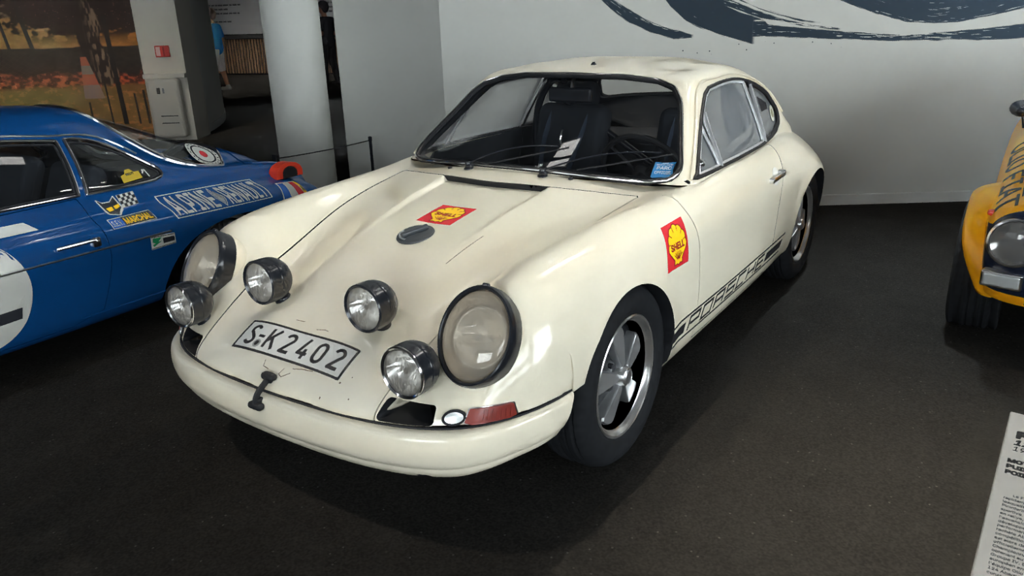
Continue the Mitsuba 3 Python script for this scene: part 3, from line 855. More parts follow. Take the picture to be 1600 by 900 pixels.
gV, gF, gNN = solid_from_half(GREEN)
green = man(gV, gF, gNN); owners[green.original_id()] = 'shell'
inner_half = GREEN - gN * .028
inner_half[:, 0, 0] = 0
inner_half[:, :, 2] -= .0
inner_half[:, -1, 2] -= .05
inV, inF, inN = solid_from_half(inner_half[:-8])
inner = man(inV, inF); owners[inner.original_id()] = 'lining'
W_YZ = np.array  # outlines in side view
side_win = Polygon(np.vstack([spline([(.672, .856), (.86, .860), (1.2, .862), (1.52, .861), (1.72, .864), (1.88, .872)], 24), spline([(1.955, .888), (1.985, .905), (1.992, .935), (1.965, .985)], 10),
                              spline([(1.88, 1.058), (1.76, 1.105), (1.62, 1.139), (1.45, 1.156), (1.28, 1.154), (1.15, 1.146)], 24), spline([(1.085, 1.125), (.96, 1.045), (.82, .945), (.70, .862)], 16)]))
ws_half = [(0, 1.203), (.25, 1.199), (.40, 1.182), (.485, 1.158), (.530, 1.112), (.585, 1.01), (.638, .910), (.650, .876), (.628, .857), (.56, .853), (.35, .868), (.18, .878), (0, .881)]
ws_xz = Polygon([p for p in ws_half] + [(-x, z) for x, z in ws_half[-2:0:-1]]).buffer(-.03).buffer(.03, quad_segs=8)
rw_half = [(0, 1.180), (.30, 1.170), (.40, 1.150), (.475, 1.06), (.515, .98), (.50, .960), (.40, .968), (0, .985)]
rw_xz = Polygon(rw_half + [(-x, z) for x, z in rw_half[-2:0:-1]]).buffer(-.02).buffer(.02, quad_segs=8)
cutL = cutter(both(prism(side_win, 'x', .35, 1.0)), 'lining')
cutW = cutter(prism(ws_xz, 'y', .2, 1.12), 'lining')
cutR = cutter(prism(rw_xz, 'y', 1.72, 2.7), 'lining')
roof = green - inner - cutL - cutW - cutR
roof = roof - cutter(bbox((-.68, .75, .5), (.68, 1.9, .85)), 'lining') - cutter(bbox((-.66, .62, .5), (.66, .8, .85)), 'lining')
list(emit(roof, {'shell': 'roof', 'lining': 'headliner'}, car))
glass_half = GREEN - gN * .010
glass_half[:, 0, 0] = 0
qV, qF, qN = solid_from_half(glass_half)
gs = man(qV, qF, qN); gs_id = gs.original_id(); owners[gs_id] = 'shell'
ghp, ghn = GREEN.reshape(-1, 3), gN.reshape(-1, 3)
GSIDE = Map2(GREEN[:, 25:].reshape(-1, 3)[:, 1:], GREEN[:, 25:].reshape(-1, 3), gN[:, 25:].reshape(-1, 3))
fr = GREEN[:46, :31].reshape(-1, 3), gN[:46, :31].reshape(-1, 3)
GFRONT = Map2(np.vstack([fr[0], fr[0] * [-1, 1, 1]])[:, [0, 2]], np.vstack([fr[0], fr[0] * [-1, 1, 1]]), np.vstack([fr[1], fr[1] * [-1, 1, 1]]))
rr = GREEN[84:, :31].reshape(-1, 3), gN[84:, :31].reshape(-1, 3)
GREAR = Map2(np.vstack([rr[0], rr[0] * [-1, 1, 1]])[:, [0, 2]], np.vstack([rr[0], rr[0] * [-1, 1, 1]]), np.vstack([rr[1], rr[1] * [-1, 1, 1]]))


def pane(cutters, parent, name, bs='pane_glass'):
    d = split(gs ^ cutters, {gs_id: 'shell'})['shell']
    return put_n(name, *d, bs, parent)


def line_on(fmap, poly2d, off, n=160, closed=True):
    ring = LineString(np.asarray(poly2d.exterior.coords if hasattr(poly2d, 'exterior') else poly2d))
    q = np.array([ring.interpolate(t, normalized=True).coords[0] for t in np.linspace(0, 1, n, endpoint=not closed)])
    p, nn = fmap(q)
    ok = np.isfinite(p).all(1)
    return p[ok] + nn[ok] * off


wsg = pane(cutter(prism(ws_xz, 'y', .2, 1.12), 'edge'), car, 'windscreen')
tag(wsg, 'curved glass windscreen')
pane(cutter(prism(rw_xz, 'y', 1.72, 2.7), 'edge'), car, 'rear_window')
put('windscreen_seal', tube(line_on(GFRONT, ws_xz, .001), .011, 8, True), RUBBER, car)
put('windscreen_trim', tube(line_on(GFRONT, ws_xz.buffer(.003), .009), .0045, 8, True), CHROME, car, label='thin bright metal strip around the windscreen')
put('rear_window_seal', tube(line_on(GREAR, rw_xz, .001), .010, 8, True), RUBBER, car)
# side windows: vent pane, door pane, quarter pane parted by bright posts
vent_p = side_win.intersection(Polygon([(.5, .8), (.905, .8), (.99, 1.3), (.5, 1.3)]))
door_p = side_win.intersection(Polygon([(.925, .8), (1.545, .8), (1.635, 1.3), (1.01, 1.3)]))
quar_p = side_win.intersection(Polygon([(1.585, .8), (2.2, .8), (2.2, 1.3), (1.680, 1.3)]))
for s in (1, -1):
    fx = (lambda t: t) if s > 0 else flip
    for nm, pp in (('vent_window', vent_p), ('door_window', door_p), ('quarter_window', quar_p)):
        c = prism(pp.buffer(-.004), 'x', .35, 1.0)
        k = pane(cutter(fx(c), 'edge'), car, nm, 'plexi')
        ring = tube(line_on(GSIDE, pp.buffer(-.008).buffer(.0), -.002), .0075, 8, True)
        put('frame', fx(ring), BRUSHED if nm != 'quarter_window' else RUBBER, k)
    seal = tube(line_on(GSIDE, side_win, .0), .009, 8, True)
    put('window_seal', fx(seal), RUBBER, car)
    for a, b in (((.915, .862), (1.0, 1.06)), ((1.566, .862), (1.655, 1.115))):
        post = np.linspace(a, b, 14)
        p, n = GSIDE(post)
        put('window_post', fx(tube(p + n * .001, .012, 8, flat=(.012, .007))), BRUSHED, car, label='bright metal window post')
    gut = GREEN[2:128, 28]
    gn_ = gN[2:128, 28]
    put('drip_rail', fx(tube(gut + gn_ * .004, .0065, 8)), CREAM, car)

# ---- bumper, valance and the black seal between bumper and body
plan = spline([(0, -.850), (.2, -.843), (.395, -.818), (.50, -.788), (.60, -.735), (.685, -.650), (.742, -.545), (.772, -.402)], 70)
plan = np.vstack([plan[:0:-1] * [-1, 1], plan])
tg = np.gradient(plan, axis=0); tg /= np.linalg.norm(tg, axis=1, keepdims=True)
on = np.c_[tg[:, 1], -tg[:, 0]]                                     # outward in plan
edge = np.clip((np.abs(plan[:, 0]) - .60) / .17, 0, 1) ** 1.5         # 0 in front, 1 at the wheel arches


def sweep_profile(prof0, prof1, zshift=0.0):
    """closed profile [(outward, z)] swept round the nose, blending from prof0 in front to prof1 at the ends"""
    a, b = np.asarray(prof0), np.asarray(prof1)
    n, m = len(plan), len(a)
    pr = a[None] * (1 - edge[:, None, None]) + b[None] * edge[:, None, None]
    slant = np.clip((edge[:, None] - .5) * 2, 0, 1) ** 2 * np.clip(.455 - pr[..., 1], 0, 1) * .55
    V = np.concatenate([plan[:, None] + on[:, None] * pr[..., :1], pr[..., 1:] + zshift + 0 * plan[:, None, :1]], -1)
    V[..., 1] -= slant
    V = V.reshape(-1, 3)
    i, j = np.meshgrid(np.arange(n - 1), np.arange(m), indexing='ij')
    j2 = (j + 1) % m
    q = [x.ravel() for x in (i * m + j, (i + 1) * m + j, (i + 1) * m + j2, i * m + j2)]
    F = np.vstack([np.stack([q[0], q[1], q[2]], 1), np.stack([q[0], q[2], q[3]], 1)])
    k = np.arange(1, m - 1)
    F = np.vstack([F, np.stack([0 * k, k, k + 1], 1), np.stack([0 * k, k + 1, k], 1) + (n - 1) * m])
    t = trimesh.Trimesh(V, F, process=False)
    if t.volume < 0:
        t.invert()
    return t


B0 = spline([(.004, .441), (.020, .441), (.032, .435), (.040, .418), (.043, .395), (.041, .368), (.034, .344), (.024, .330)], 26)
B1 = spline([(.000, .452), (.006, .452), (.012, .447), (.016, .430), (.017, .405), (.014, .385), (.008, .368), (.001, .356)], 26)
B0, B1 = np.vstack([B0, [(-.05, .330), (-.05, .441)]]), np.vstack([B1, [(-.03, .356), (-.03, .452)]])
put('front_bumper', sweep_profile(B0, B1), CREAM, car, smooth=40)
V0 = spline([(.019, .327), (.012, .306), (-.004, .289), (-.03, .277), (-.06, .271)], 16)
V1 = spline([(-.002, .353), (-.006, .345), (-.012, .335), (-.02, .328), (-.03, .325)], 16)
V0, V1 = np.vstack([V0, [(-.09, .271), (-.09, .327)]]), np.vstack([V1, [(-.05, .325), (-.05, .353)]])
val = sweep_profile(V0, V1)
slot_yz = rounded([(.36, .276), (.55, .280), (.545, .304), (.385, .300)], .012)
val_m = man_tm(val); owners[val_m.original_id()] = 'valance'
for s in (1, -1):
    sl_ = prism(slot_yz, 'y', -1.0, -.70)
    val_m = val_m - cutter(sl_ if s > 0 else flip(sl_), 'grille')
got = split(val_m, owners)
put_n('front_valance', *got['valance'], CREAM, car)
for v_, f_, n_ in pieces(*got['grille']):
    put_n('valance_slot', v_, f_, n_, RUBBER, car)
S0 = [(-.012, .4455), (.005, .4455), (.008, .4405), (.004, .436), (-.012, .436)]
S1 = [(-.012, .457), (.003, .457), (.005, .453), (.003, .449), (-.012, .449)]
put('bumper_seal', sweep_profile(S0, S1), RUBBER, car)
put('underbody', cat(bbox((-.60, -.60, .30), (.60, -.30, .44), .03), bbox((-.46, -.40, .24), (.46, 3.0, .42), .03), bbox((-.70, .50, .19), (.70, 1.70, .30), .02)), RUBBER, car)

# ---- head lamps: black ring, glass cover, reflector
LAMP_GLASS = 'pane_glass'
SILVER = mat('reflector', (.72, .71, .68), rough=.14, metal=1.0, two=True)
LAMPSAT = mat('lamp_satin', srgb(190, 182, 166), rough=.42, metal=.6, two=True)
HAZE = {'type': 'twosided', 'bsdf': {'type': 'diffuse', 'reflectance': {'type': 'rgb', 'value': [.55, .52, .46]}}}
scene['hazy_glass'] = {'type': 'blendbsdf', 'weight': .20, 'a': {'type': 'thindielectric', 'int_ior': 1.5}, 'b': HAZE}
BUCKET = mat('lamp_bucket', srgb(176, 162, 140), rough=.45, two=True)
HL = np.array([.596, -.598, .655])
HN = np.array([.10, -.86, .50])


def ell(profile, sx, sy, M, n=56):
    t = lathe(profile, n); v = t.vertices * [sx, sy, 1.0]
    t.vertices = v; t.apply_transform(M)
    return t


Mh = frame(HN, HL)
ring_prof = [(1.06, -.034), (1.06, .004), (1.05, .018), (1.02, .028), (.985, .030), (.955, .026), (.945, .018), (.94, .0), (.93, -.03)]
for s in (1, -1):
    fx = (lambda t: t) if s > 0 else flip
    h = key_of('headlight', car)
    labels[h] = {'label': 'large oval headlight in a black ring'}
    sx, sy = .107, .134
    put('bezel', fx(ell(ring_prof, sx, sy, Mh)), BLACK, h)
    put('collar', fx(ell([(1.0, -.02), (1.045, -.030), (1.05, -.085), (1.0, -.085)], sx, sy, Mh)), CREAM, h)
    a = np.linspace(0, 1, 14)
    put('glass_cover', fx(ell([(.945 * math.sin(t * PI / 2), .010 + .042 * math.cos(t * PI / 2) ) for t in a], sx, sy, Mh)), 'hazy_glass', h, smooth=True)
    put('bucket', fx(ell([(0, -.088), (.45, -.080), (.76, -.05), (.92, -.006), (.945, .014)], sx, sy, Mh)), BUCKET, h, smooth=True)
    put('reflector', fx(ell([(0, -.072), (.25, -.066), (.45, -.046), (.60, -.012), (.66, -.010), (.66, -.02)], .128, .132, Mh)), LAMPSAT, h, smooth=True)
    put('bulb', fx(ell([(0, .002), (.06, .0), (.10, -.012), (.10, -.05), (.07, -.066)], .108, .108, Mh)), CHROME, h, smooth=True)
    tab = bbox((-.010, .128, .010), (.010, .146, .024), .004); tab.apply_transform(Mh)
    put('bezel_clip', fx(tab), BLACK, h)

# ---- auxiliary lamps
scene['ribbed_glass'] = {'type': 'blendbsdf', 'weight': .16, 'a': {'type': 'thindielectric', 'int_ior': 1.5}, 'b': HAZE}
SILVER2 = mat('reflector_fluted', (.66, .65, .62), rough=.30, metal=1.0, two=True)


def aux_lamp(c, base, label):
    k = key_of('auxiliary_lamp', car)
    labels[k] = {'label': label}
    M = frame((0, -1, 0.02), c)
    R = .073
    prof = [(.062, -.002), (R * .97, .004), (R, .0), (R * 1.01, -.008), (R * 1.01, -.036), (R * .985, -.038), (R * 1.0, -.041)] + [(R * math.cos(t), -.043 - .070 * math.sin(t)) for t in np.linspace(.06, PI / 2, 16)]
    t = lathe(prof, 64); t.apply_transform(M); put('housing', t, BLACK, k)
    # ribbed lens
    n, m = 64, 14
    ang, rad = np.meshgrid(np.linspace(0, 2 * PI, n, endpoint=False), np.linspace(0.02, 1, m))
    X, Y = rad * np.cos(ang) * .0665, rad * np.sin(ang) * .0665
    Z = .014 * (1 - rad ** 2) - .0008 + .0009 * np.cos(X / .0665 * 26) * (rad < .97)
    V = np.stack([X, Y, Z], -1).reshape(-1, 3)
    i, j = np.meshgrid(np.arange(m - 1), np.arange(n), indexing='ij'); j2 = (j + 1) % n
    q = [x.ravel() for x in (i * n + j, (i + 1) * n + j, (i + 1) * n + j2, i * n + j2)]
    F = np.vstack([np.stack([q[0], q[1], q[2]], 1), np.stack([q[0], q[2], q[3]], 1), np.stack([np.arange(n), (np.arange(n) + 1) % n, np.full(n, len(V))], 1)])
    V = np.vstack([V, [[0, 0, .0145]]])
    t = trimesh.Trimesh(V, F, process=False); t.apply_transform(M); put('lens', t, 'ribbed_glass', k, smooth=True)
    # fluted reflector
    rg = np.random.default_rng(7)
    prof = [(0.004, -.062), (.02, -.058), (.035, -.046), (.05, -.028), (.0625, -.006)]
    n2 = 40
    V, F = [], []
    for a, (r_, h) in enumerate(prof):
        for b in range(n2):
            th = 2 * PI * b / n2
            w = .0022 * rg.standard_normal() * (0 < a < 4)
            V.append((r_ * math.cos(th), r_ * math.sin(th), h + w))
    for a in range(4):
        for b in range(n2):
            b2 = (b + 1) % n2
            F += [(a * n2 + b, (a + 1) * n2 + b, (a + 1) * n2 + b2), (a * n2 + b, (a + 1) * n2 + b2, a * n2 + b2)]
    t = trimesh.Trimesh(np.array(V), np.array(F), process=False); t.apply_transform(M); put('reflector', t, SILVER2, k, smooth=False)
    t = lathe([(0, -.012), (.008, -.014), (.011, -.024), (.009, -.06)], 20); t.apply_transform(M); put('bulb_shield', t, CHROME, k)
    t = lathe([(.0655, .002), (.0705, .0055), (.0735, .001), (.0735, -.003)], 64); t.apply_transform(M); put('rim', t, CHROME if base[2] < .58 else BLACK, k)
    foot = np.array(base)
    st = tube(spline([foot - [0, 0, .012], (foot + c + [0, .05, -.07]) / 2 + [0, .0, 0], np.array(c) + [0, .055, -.06]], 10), .011, 10)
    put('bracket', cat(st, lathe([(0, .008), (.024, .008), (.028, .0), (.028, -.015)], 24, (0, -.3, 1), foot)), BLACK, k)


L1, L2 = np.array([.230, -.660, .686]), np.array([.487, -.790, .600])
aux_lamp(L1, (.222, -.582, .612), 'inner auxiliary lamp in the middle of the nose')
aux_lamp(L1 * [-1, 1, 1], (-.222, -.582, .612), 'inner auxiliary lamp above the first letter of the number plate')
aux_lamp(L2, (.480, -.715, .535), 'outer auxiliary lamp beside the big headlight on the right')
aux_lamp(L2 * [-1, 1, 1], (-.480, -.715, .535), 'outer auxiliary lamp at the far left corner')

# ---- number plate, latch, fuel cap, stickers
PLATE = mat('plate_white', srgb(214, 213, 206), rough=.45, coat=.3)
INK = mat('black_ink', (.010, .010, .012), rough=.5)


def plate_map(q):
    q = np.asarray(q)
    return HOOD(np.c_[q[:, 0] * (1 + 0 * q[:, 1]) - .002, -.738 + q[:, 1] * .88])


npk = put('number_plate', drape(box(-.233, -.053, .233, .053).buffer(.004), plate_map, .0012, thick=.003), PLATE, car, smooth=True)
labels[npk] = {'label': 'white number plate reading S-K2402'}
put('border', drape(box(-.233, -.053, .233, .053).buffer(.004).difference(box(-.2295, -.0495, .2295, .0495)), plate_map, .0018, thick=.001), INK, npk, smooth=True)
stroke = lambda pts, w, **k: LineString(pts).buffer(w, cap_style=2, join_style=1, **k)
arc = lambda cx, cy, rx, ry, a0, a1, n=18: [(cx + rx * math.cos(math.radians(t)), cy + ry * math.sin(math.radians(t))) for t in np.linspace(a0, a1, n)]
w = .0056
glyph = {'S': stroke(arc(.0195, .0555, .0145, .0145, 20, 215) + [(.0275, .031)] + arc(.0195, .0175, .0155, .0145, 30, -160), w),
         '-': box(0, .031, .026, .041),
         'K': stroke([(.005, 0), (.005, .073)], w).union(stroke([(.040, .073), (.008, .026)], w)).union(stroke([(.019, .042), (.043, 0)], w)),
         '2': stroke(arc(.021, .0535, .0165, .0155, 170, -25) + [(.006, .0055), (.042, .0055)], w),
         '4': stroke([(.026, .073), (.006, .018), (.044, .018)], w).union(stroke([(.031, .036), (.031, 0)], w)),
         '0': Polygon(arc(.021, .050, .0225, .024, 180, 0) + arc(.021, .023, .0225, .024, 0, -180)).difference(Polygon(arc(.021, .050, .0115, .013, 180, 0) + arc(.021, .023, .0115, .013, 0, -180)))}
xs_ = {0: ('S', -.205), 1: ('-', -.156), 2: ('K', -.116), 3: ('2', -.043), 4: ('4', .028), 5: ('0', .095), 6: ('2', .165)}
for ch, x0 in xs_.values():
    put('letter', drape(aff.translate(glyph[ch], x0, -.0365), plate_map, .0018, .006, thick=.001), INK, npk, smooth=True)
seal_ = aff.translate(Point(0, 0).buffer(.0145), -.142, -.028)
put('badge', drape(seal_, plate_map, .0020, .006, thick=.001), mat('grey_print', srgb(140, 142, 138), rough=.5), npk, smooth=True)
put('badge_mark', drape(aff.translate(Polygon(arc(0, 0, .008, .009, 0, 300)), -.142, -.028), plate_map, .0024, .006, thick=.001), INK, npk, smooth=True)

lk = key_of('hood_latch', car); labels[lk] = {'label': 'black rubber hood latch with two knobs'}
put('upper_knob', cat(bbox((-.026, -.856, .478), (.026, -.828, .502), .011), bbox((-.012, -.85, .468), (.012, -.81, .49), .008)), RUBBER, lk)
put('strap', tube(spline([(0, -.848, .484), (-.001, -.872, .466), (-.002, -.893, .446), (-.002, -.899, .425)], 12), .009, 10, flat=(.011, .006)), RUBBER, lk)
put('lower_knob', cat(bbox((-.030, -.912, .408), (.026, -.886, .430), .010), bbox((-.012, -.90, .405), (.010, -.875, .44), .006)), RUBBER, lk)

fc = key_of('fuel_cap', car); labels[fc] = {'label': 'round black fuel filler cap on the hood'}
cp_, cn_ = HOOD([[.006, -.160]])
CAPM = mat('cap_plastic', (.030, .036, .042), rough=.35, coat=.3)
put('cap', lathe([(0, .010), (.045, .010), (.060, .009), (.068, .005), (.071, -.006)], 48, cn_[0], cp_[0]), CAPM, fc)
Mc = frame(cn_[0], cp_[0], up=(.55, 1, 0))
t = bbox((-.010, -.052, .006), (.010, .052, .026), .007); t.apply_transform(Mc); put('handle', t, CAPM, fc)
LETTER = mat('pale_print', srgb(190, 195, 195), rough=.5)
marks = []
for i in range(11):
    a = math.radians(-150 + 8.5 * i)
    g = bbox((-.0022, -.0042, .0098), (.0022, .0042, .0108))
    g.apply_transform(trimesh.transformations.rotation_matrix(a + PI / 2, (0, 0, 1))); g.apply_translation((.054 * math.cos(a), .054 * math.sin(a), 0)); marks.append(g)
for g in marks:
    g.apply_transform(Mc)
    put('raised_mark', g, LETTER, fc, smooth=False)

RED = mat('sticker_red', srgb(206, 40, 50), rough=.4, coat=.5)
YEL = mat('sticker_yellow', srgb(252, 200, 20), rough=.4, coat=.5)
DRED = mat('sticker_dark_red', srgb(150, 24, 30), rough=.4)


def shell_sticker(parent, fmap, label, W, H):
    """red sticker with a yellow scallop and a red word; local coordinates -1..1 across the sticker"""
    k = put('sticker', drape(box(-1, -1, 1, 1), fmap, .0008, .08, thick=.0012), RED, parent, smooth=True)
    labels[k] = {'label': label}
    A = H / W
    pts = []
    n = 7
    for i in range(n):
        a0, a1 = math.radians(205 - 230 / n * i), math.radians(205 - 230 / n * (i + 1))
        for t in np.linspace(0, 1, 6):
            a = a0 + (a1 - a0) * t
            r = .80 + .07 * math.sin(PI * t)
            pts.append((r * math.cos(a) * .98, .06 + r * math.sin(a) * .98))
    body_ = Polygon(pts + [(.34, -.62), (.36, -.84), (.14, -.80), (0, -.88), (-.14, -.80), (-.36, -.84), (-.34, -.62)]).buffer(0)
    put('shell_emblem', drape(body_, fmap, .0014, .05, thick=.001), YEL, k, smooth=True)
    put('outline', drape(body_.exterior.buffer(.022), fmap, .0018, .04, thick=.001), DRED, k, smooth=True)
    g = text_poly('SHELL', .26, bold=4)
    x0, y0, x1, y1 = g.bounds
    g = aff.translate(aff.scale(g, 1.24 / (x1 - x0), .32 / (y1 - y0), origin=(0, 0)), -.62 - x0 * 1.24 / (x1 - x0), -.16)
    put('lettering', drape(g, fmap, .0020, .04, thick=.001), DRED, k, smooth=True)
    for i in range(7):
        a = math.radians(132 - 14 * i)
        put('rib', drape(LineString([(.12 * math.cos(a), -.72 + .14 * math.sin(a)), (.52 * math.cos(a), -.72 + .46 * math.sin(a))]).buffer(.014), fmap, .0020, .05, thick=.001), DRED, k, smooth=True)
    for i in range(1, 7):
        a = math.radians(205 - 230 / n * i)
        put('rib', drape(LineString([(.56 * math.cos(a), .06 + .56 * math.sin(a)), (.79 * math.cos(a), .06 + .79 * math.sin(a))]).buffer(.014), fmap, .0020, .05, thick=.001), DRED, k, smooth=True)


def bilinear(c00, c10, c11, c01, fmap):
    c00, c10, c11, c01 = map(np.asarray, (c00, c10, c11, c01))
    def fn(q):
        u, v = (np.asarray(q)[:, :1] + 1) / 2, (np.asarray(q)[:, 1:] + 1) / 2
        return fmap(c00 * (1 - u) * (1 - v) + c10 * u * (1 - v) + c11 * u * v + c01 * (1 - u) * v)
    return fn


shell_sticker(car, bilinear((-.070, -.066), (.086, -.066), (.096, .084), (-.060, .082), HOOD), 'red square sticker with a yellow scallop shell on the hood', .155, .155)
shell_sticker(car, bilinear((.224, .622), (.396, .620), (.402, .778), (.246, .772), SIDE), 'red square sticker with a yellow scallop shell on the wing', .165, .165)

# ---- side stripe with outlined lettering
sk = key_of('side_stripe', car); labels[sk] = {'label': 'black stripe with outlined lettering along the sill'}


def put_side(name, poly, off=.0012, bs=INK, step=.03):
    put(name, drape(poly, SIDE, off, step, thick=.001), bs, sk, smooth=True)


top_z, hi_z, lo_z, bot_z = .3985, .377, .338, .318
put_side('upper_line', box(.262, top_z - .004, 1.70, top_z + .003))
put_side('lower_line', box(.283, bot_z - .004, 1.64, bot_z + .003))
put_side('front_block', Polygon([(.270, lo_z), (.270, hi_z), (.410, hi_z), (.398, lo_z)]))
put_side('rear_block', Polygon([(1.370, lo_z), (1.392, hi_z), (1.66, hi_z), (1.635, lo_z)]))
cell = {'P': [[(0, 0), (0, 1), (1, 1), (1, .45), (.12, .45)]], 'O': [[(0, 0), (0, 1), (1, 1), (1, 0), (0, 0)]], 'R': [[(0, 0), (0, 1), (1, 1), (1, .0)], [(0, .45), (1, .45)]], 'S': [[(1, 1), (0, 1), (0, .5), (1, .5), (1, 0), (0, 0)]],
        'C': [[(1, 1), (0, 1), (0, 0), (1, 0)]], 'H': [[(0, 0), (0, 1)], [(1, 0), (1, 1)], [(0, .5), (1, .5)]], 'E': [[(1, 1), (0, 1), (0, 0), (1, 0)], [(0, .5), (1, .5)]]}
word, y0, y1 = 'PORSCHE', .428, 1.362
wd_ = (y1 - y0) / 7
for i, ch in enumerate(word):
    for ln in cell[ch]:
        pts = [(y0 + wd_ * i + u * wd_ * .72 + v * .022 + .008, lo_z - .006 + v * (hi_z - lo_z + .012)) for u, v in ln]
        put_side('letter', LineString(pts).buffer(.0048, cap_style=2, join_style=2))

# ---- lamps in the front corners
AMBER = mat('red_lens', srgb(122, 36, 24), rough=.25, coat=.8)
FROST = mat('clear_lens', srgb(200, 204, 204), rough=.15, metal=.4, coat=1.0)
for s in (1, -1):
    fx = (lambda t: t) if s > 0 else flip
    k = key_of('turn_signal', car)
    sig = Polygon([(.626, .459), (.632, .488), (.706, .490), (.712, .461), (.70, .455), (.64, .453)]).buffer(.002)
    put('base', fx(drape(sig.buffer(.003), FACE, .006, .01, thick=.02)), CHROME, k, smooth=30)
    put('lens', fx(drape(sig, FACE, .012, .01, thick=.02)), AMBER, k, smooth=30, label='dark red lens')
    for i in range(7):
        x = .660 + .0075 * i
        put('lens_rib', fx(drape(LineString([(x, .461), (x, .486)]).buffer(.0016), FACE, .014, .01, thick=.004)), AMBER, k, smooth=False)
    k = key_of('parking_lamp', car)
    ov = aff.translate(aff.scale(Point(0, 0).buffer(1), .0235, .0165), .600, .470)
    put('rim', fx(drape(ov.buffer(.0035), FACE, .006, .008, thick=.02)), RUBBER, k, smooth=30)
    put('lens', fx(drape(ov.buffer(-.003), FACE, .010, .008, thick=.02)), FROST, k, smooth=30)

# ---- cowl: vent, washer jets, wipers
vent_line = LineString([(-.248, .332), (-.12, .310), (0, .304), (.12, .310), (.248, .332)])
vp = vent_line.buffer(.0035, cap_style=2)
put('cowl_vent', drape(vp, Map2(BODY[:, :54].reshape(-1, 3)[:, :2].tolist() + (BODY[:, 1:54].reshape(-1, 3)[:, :2] * [-1, 1]).tolist(), np.vstack([BODY[:, :54].reshape(-1, 3), BODY[:, 1:54].reshape(-1, 3) * [-1, 1, 1]]), np.vstack([bN[:, :54].reshape(-1, 3), bN[:, 1:54].reshape(-1, 3) * [-1, 1, 1]])), -.001, .02, thick=.045), RUBBER, car, smooth=False)
COWL = Map2(np.vstack([BODY[:, :54].reshape(-1, 3), BODY[:, 1:54].reshape(-1, 3) * [-1, 1, 1]])[:, :2], np.vstack([BODY[:, :54].reshape(-1, 3), BODY[:, 1:54].reshape(-1, 3) * [-1, 1, 1]]), np.vstack([bN[:, :54].reshape(-1, 3), bN[:, 1:54].reshape(-1, 3) * [-1, 1, 1]]))
for x, y in ((-.298, .430), (.286, .445)):
    p, n = COWL([[x, y]])
    put('washer_jet', cat(lathe([(0, .010), (.006, .009), (.009, .003), (.010, -.004)], 20, n[0], p[0]), bbox(p[0] + [-.004, -.012, .002], p[0] + [.004, .0, .010], .002)), RUBBER, car)
for (x, y), (tx, tz), (bx, bz) in (((-.19, .420), (.17, .945), (-.16, .915)), ((.173, .420), (.560, .930), (.20, .925))):
    k = key_of('wiper', car)
    p, n = COWL([[x, y]])
    put('pivot', cat(lathe([(0, .030), (.011, .028), (.014, .018), (.014, .008), (.020, .004), (.020, -.006)], 24, n[0], p[0]), bbox(p[0] + [-.006, -.016, .006], p[0] + [.022, .008, .022], .005)), BLACK, k)
    tip, tn = GFRONT([[tx, tz]])
    m1, mn = GFRONT([[(x * .45 + tx * .55), (p[0][2] + .02) * .45 + tz * .55 + .012]])
    put('arm', tube(spline([p[0] + n[0] * .022, m1[0] + mn[0] * .030, tip[0] + tn[0] * .022], 20), .0034, 8), BLACK, k)
    u = np.linspace(-.5, .42, 12)
    dirv = np.array([tx - x, (tz - p[0][2])]); dirv /= np.linalg.norm(dirv)
    q = np.c_[(tx - dirv[0] * .10) + dirv[0] * u * .34, np.full(12, 0.0) + tz - .006 - .10 * dirv[1] + dirv[1] * u * .34]
    bp, bn_ = GFRONT(q)
    good = np.isfinite(bp).all(1)
    put('blade', tube(bp[good] + bn_[good] * .014, .004, 6, flat=(.0035, .006)), RUBBER, k)

# ---- door handles, antenna socket, window details
PLEXI = mat('slot_black', (.02, .02, .022), rough=.6)
STICK_W = mat('white_sticker', srgb(215, 215, 200), rough=.5)
for s in (1, -1):
    fx = (lambda t: t) if s > 0 else flip
    dk = f'{car}__door' if s > 0 else f'{car}__door_001'
    hp, hn = SIDE([[1.36, .728], [1.50, .736], [1.43, .730]])
    path = np.array([hp[0] + hn[0] * .016, hp[2] + hn[2] * .022, hp[1] + hn[1] * .020])
    h = cat(tube(spline(path, 14), .009, 10, flat=(.012, .007)), bbox(hp[0] + [-.004, -.016, -.010], hp[0] + [.022, .012, .010], .004), bbox(hp[1] + [-.004, -.018, -.016], hp[1] + [.026, .022, .016], .006),
            lathe([(0, .032), (.009, .030), (.010, .018), (.012, .0)], 20, hn[1], hp[1]))
    kk = put('handle', fx(h), CHROME, dk, label='chrome handle')
    put('handle_plate', fx(drape(aff.translate(aff.scale(Point(0, 0).buffer(1), .045, .040), 1.445, .731), SIDE, .0014, .02, thick=.002)), mat('handle_plate_white', srgb(232, 230, 220), rough=.35), dk, smooth=True)
    # vent-window catch
    lp, ln2 = GSIDE([[.775, .895]])
    put('window_catch', fx(lathe([(0, .016), (.010, .015), (.016, .008), (.018, .0), (.018, -.012)], 24, ln2[0], lp[0])), CHROME, car)
    for i in range(6):
        y = 1.735 + .021 * i
        a, b = 1.055 - .0 * i, .985
        pp = Polygon([(y, b), (y + .008, b), (y + .008, a - .35 * (y - 1.735)), (y, a - .35 * (y - 1.735))])
        put('ventilation_slot', fx(drape(pp, GSIDE, -.006, .02, thick=.003)), PLEXI, car, smooth=False)
    disc = aff.translate(aff.scale(Point(0, 0).buffer(1), .036, .040), 1.915, .955)
    put('round_sticker', fx(drape(disc, GSIDE, -.006, .015, thick=.002)), STICK_W, car, smooth=True)
    put('round_sticker_mark', fx(drape(aff.translate(Point(0, 0).buffer(.02), 1.915, .955), GSIDE, -.0045, .015, thick=.0015)), mat('sticker_olive', srgb(150, 148, 120), rough=.5), car, smooth=True)
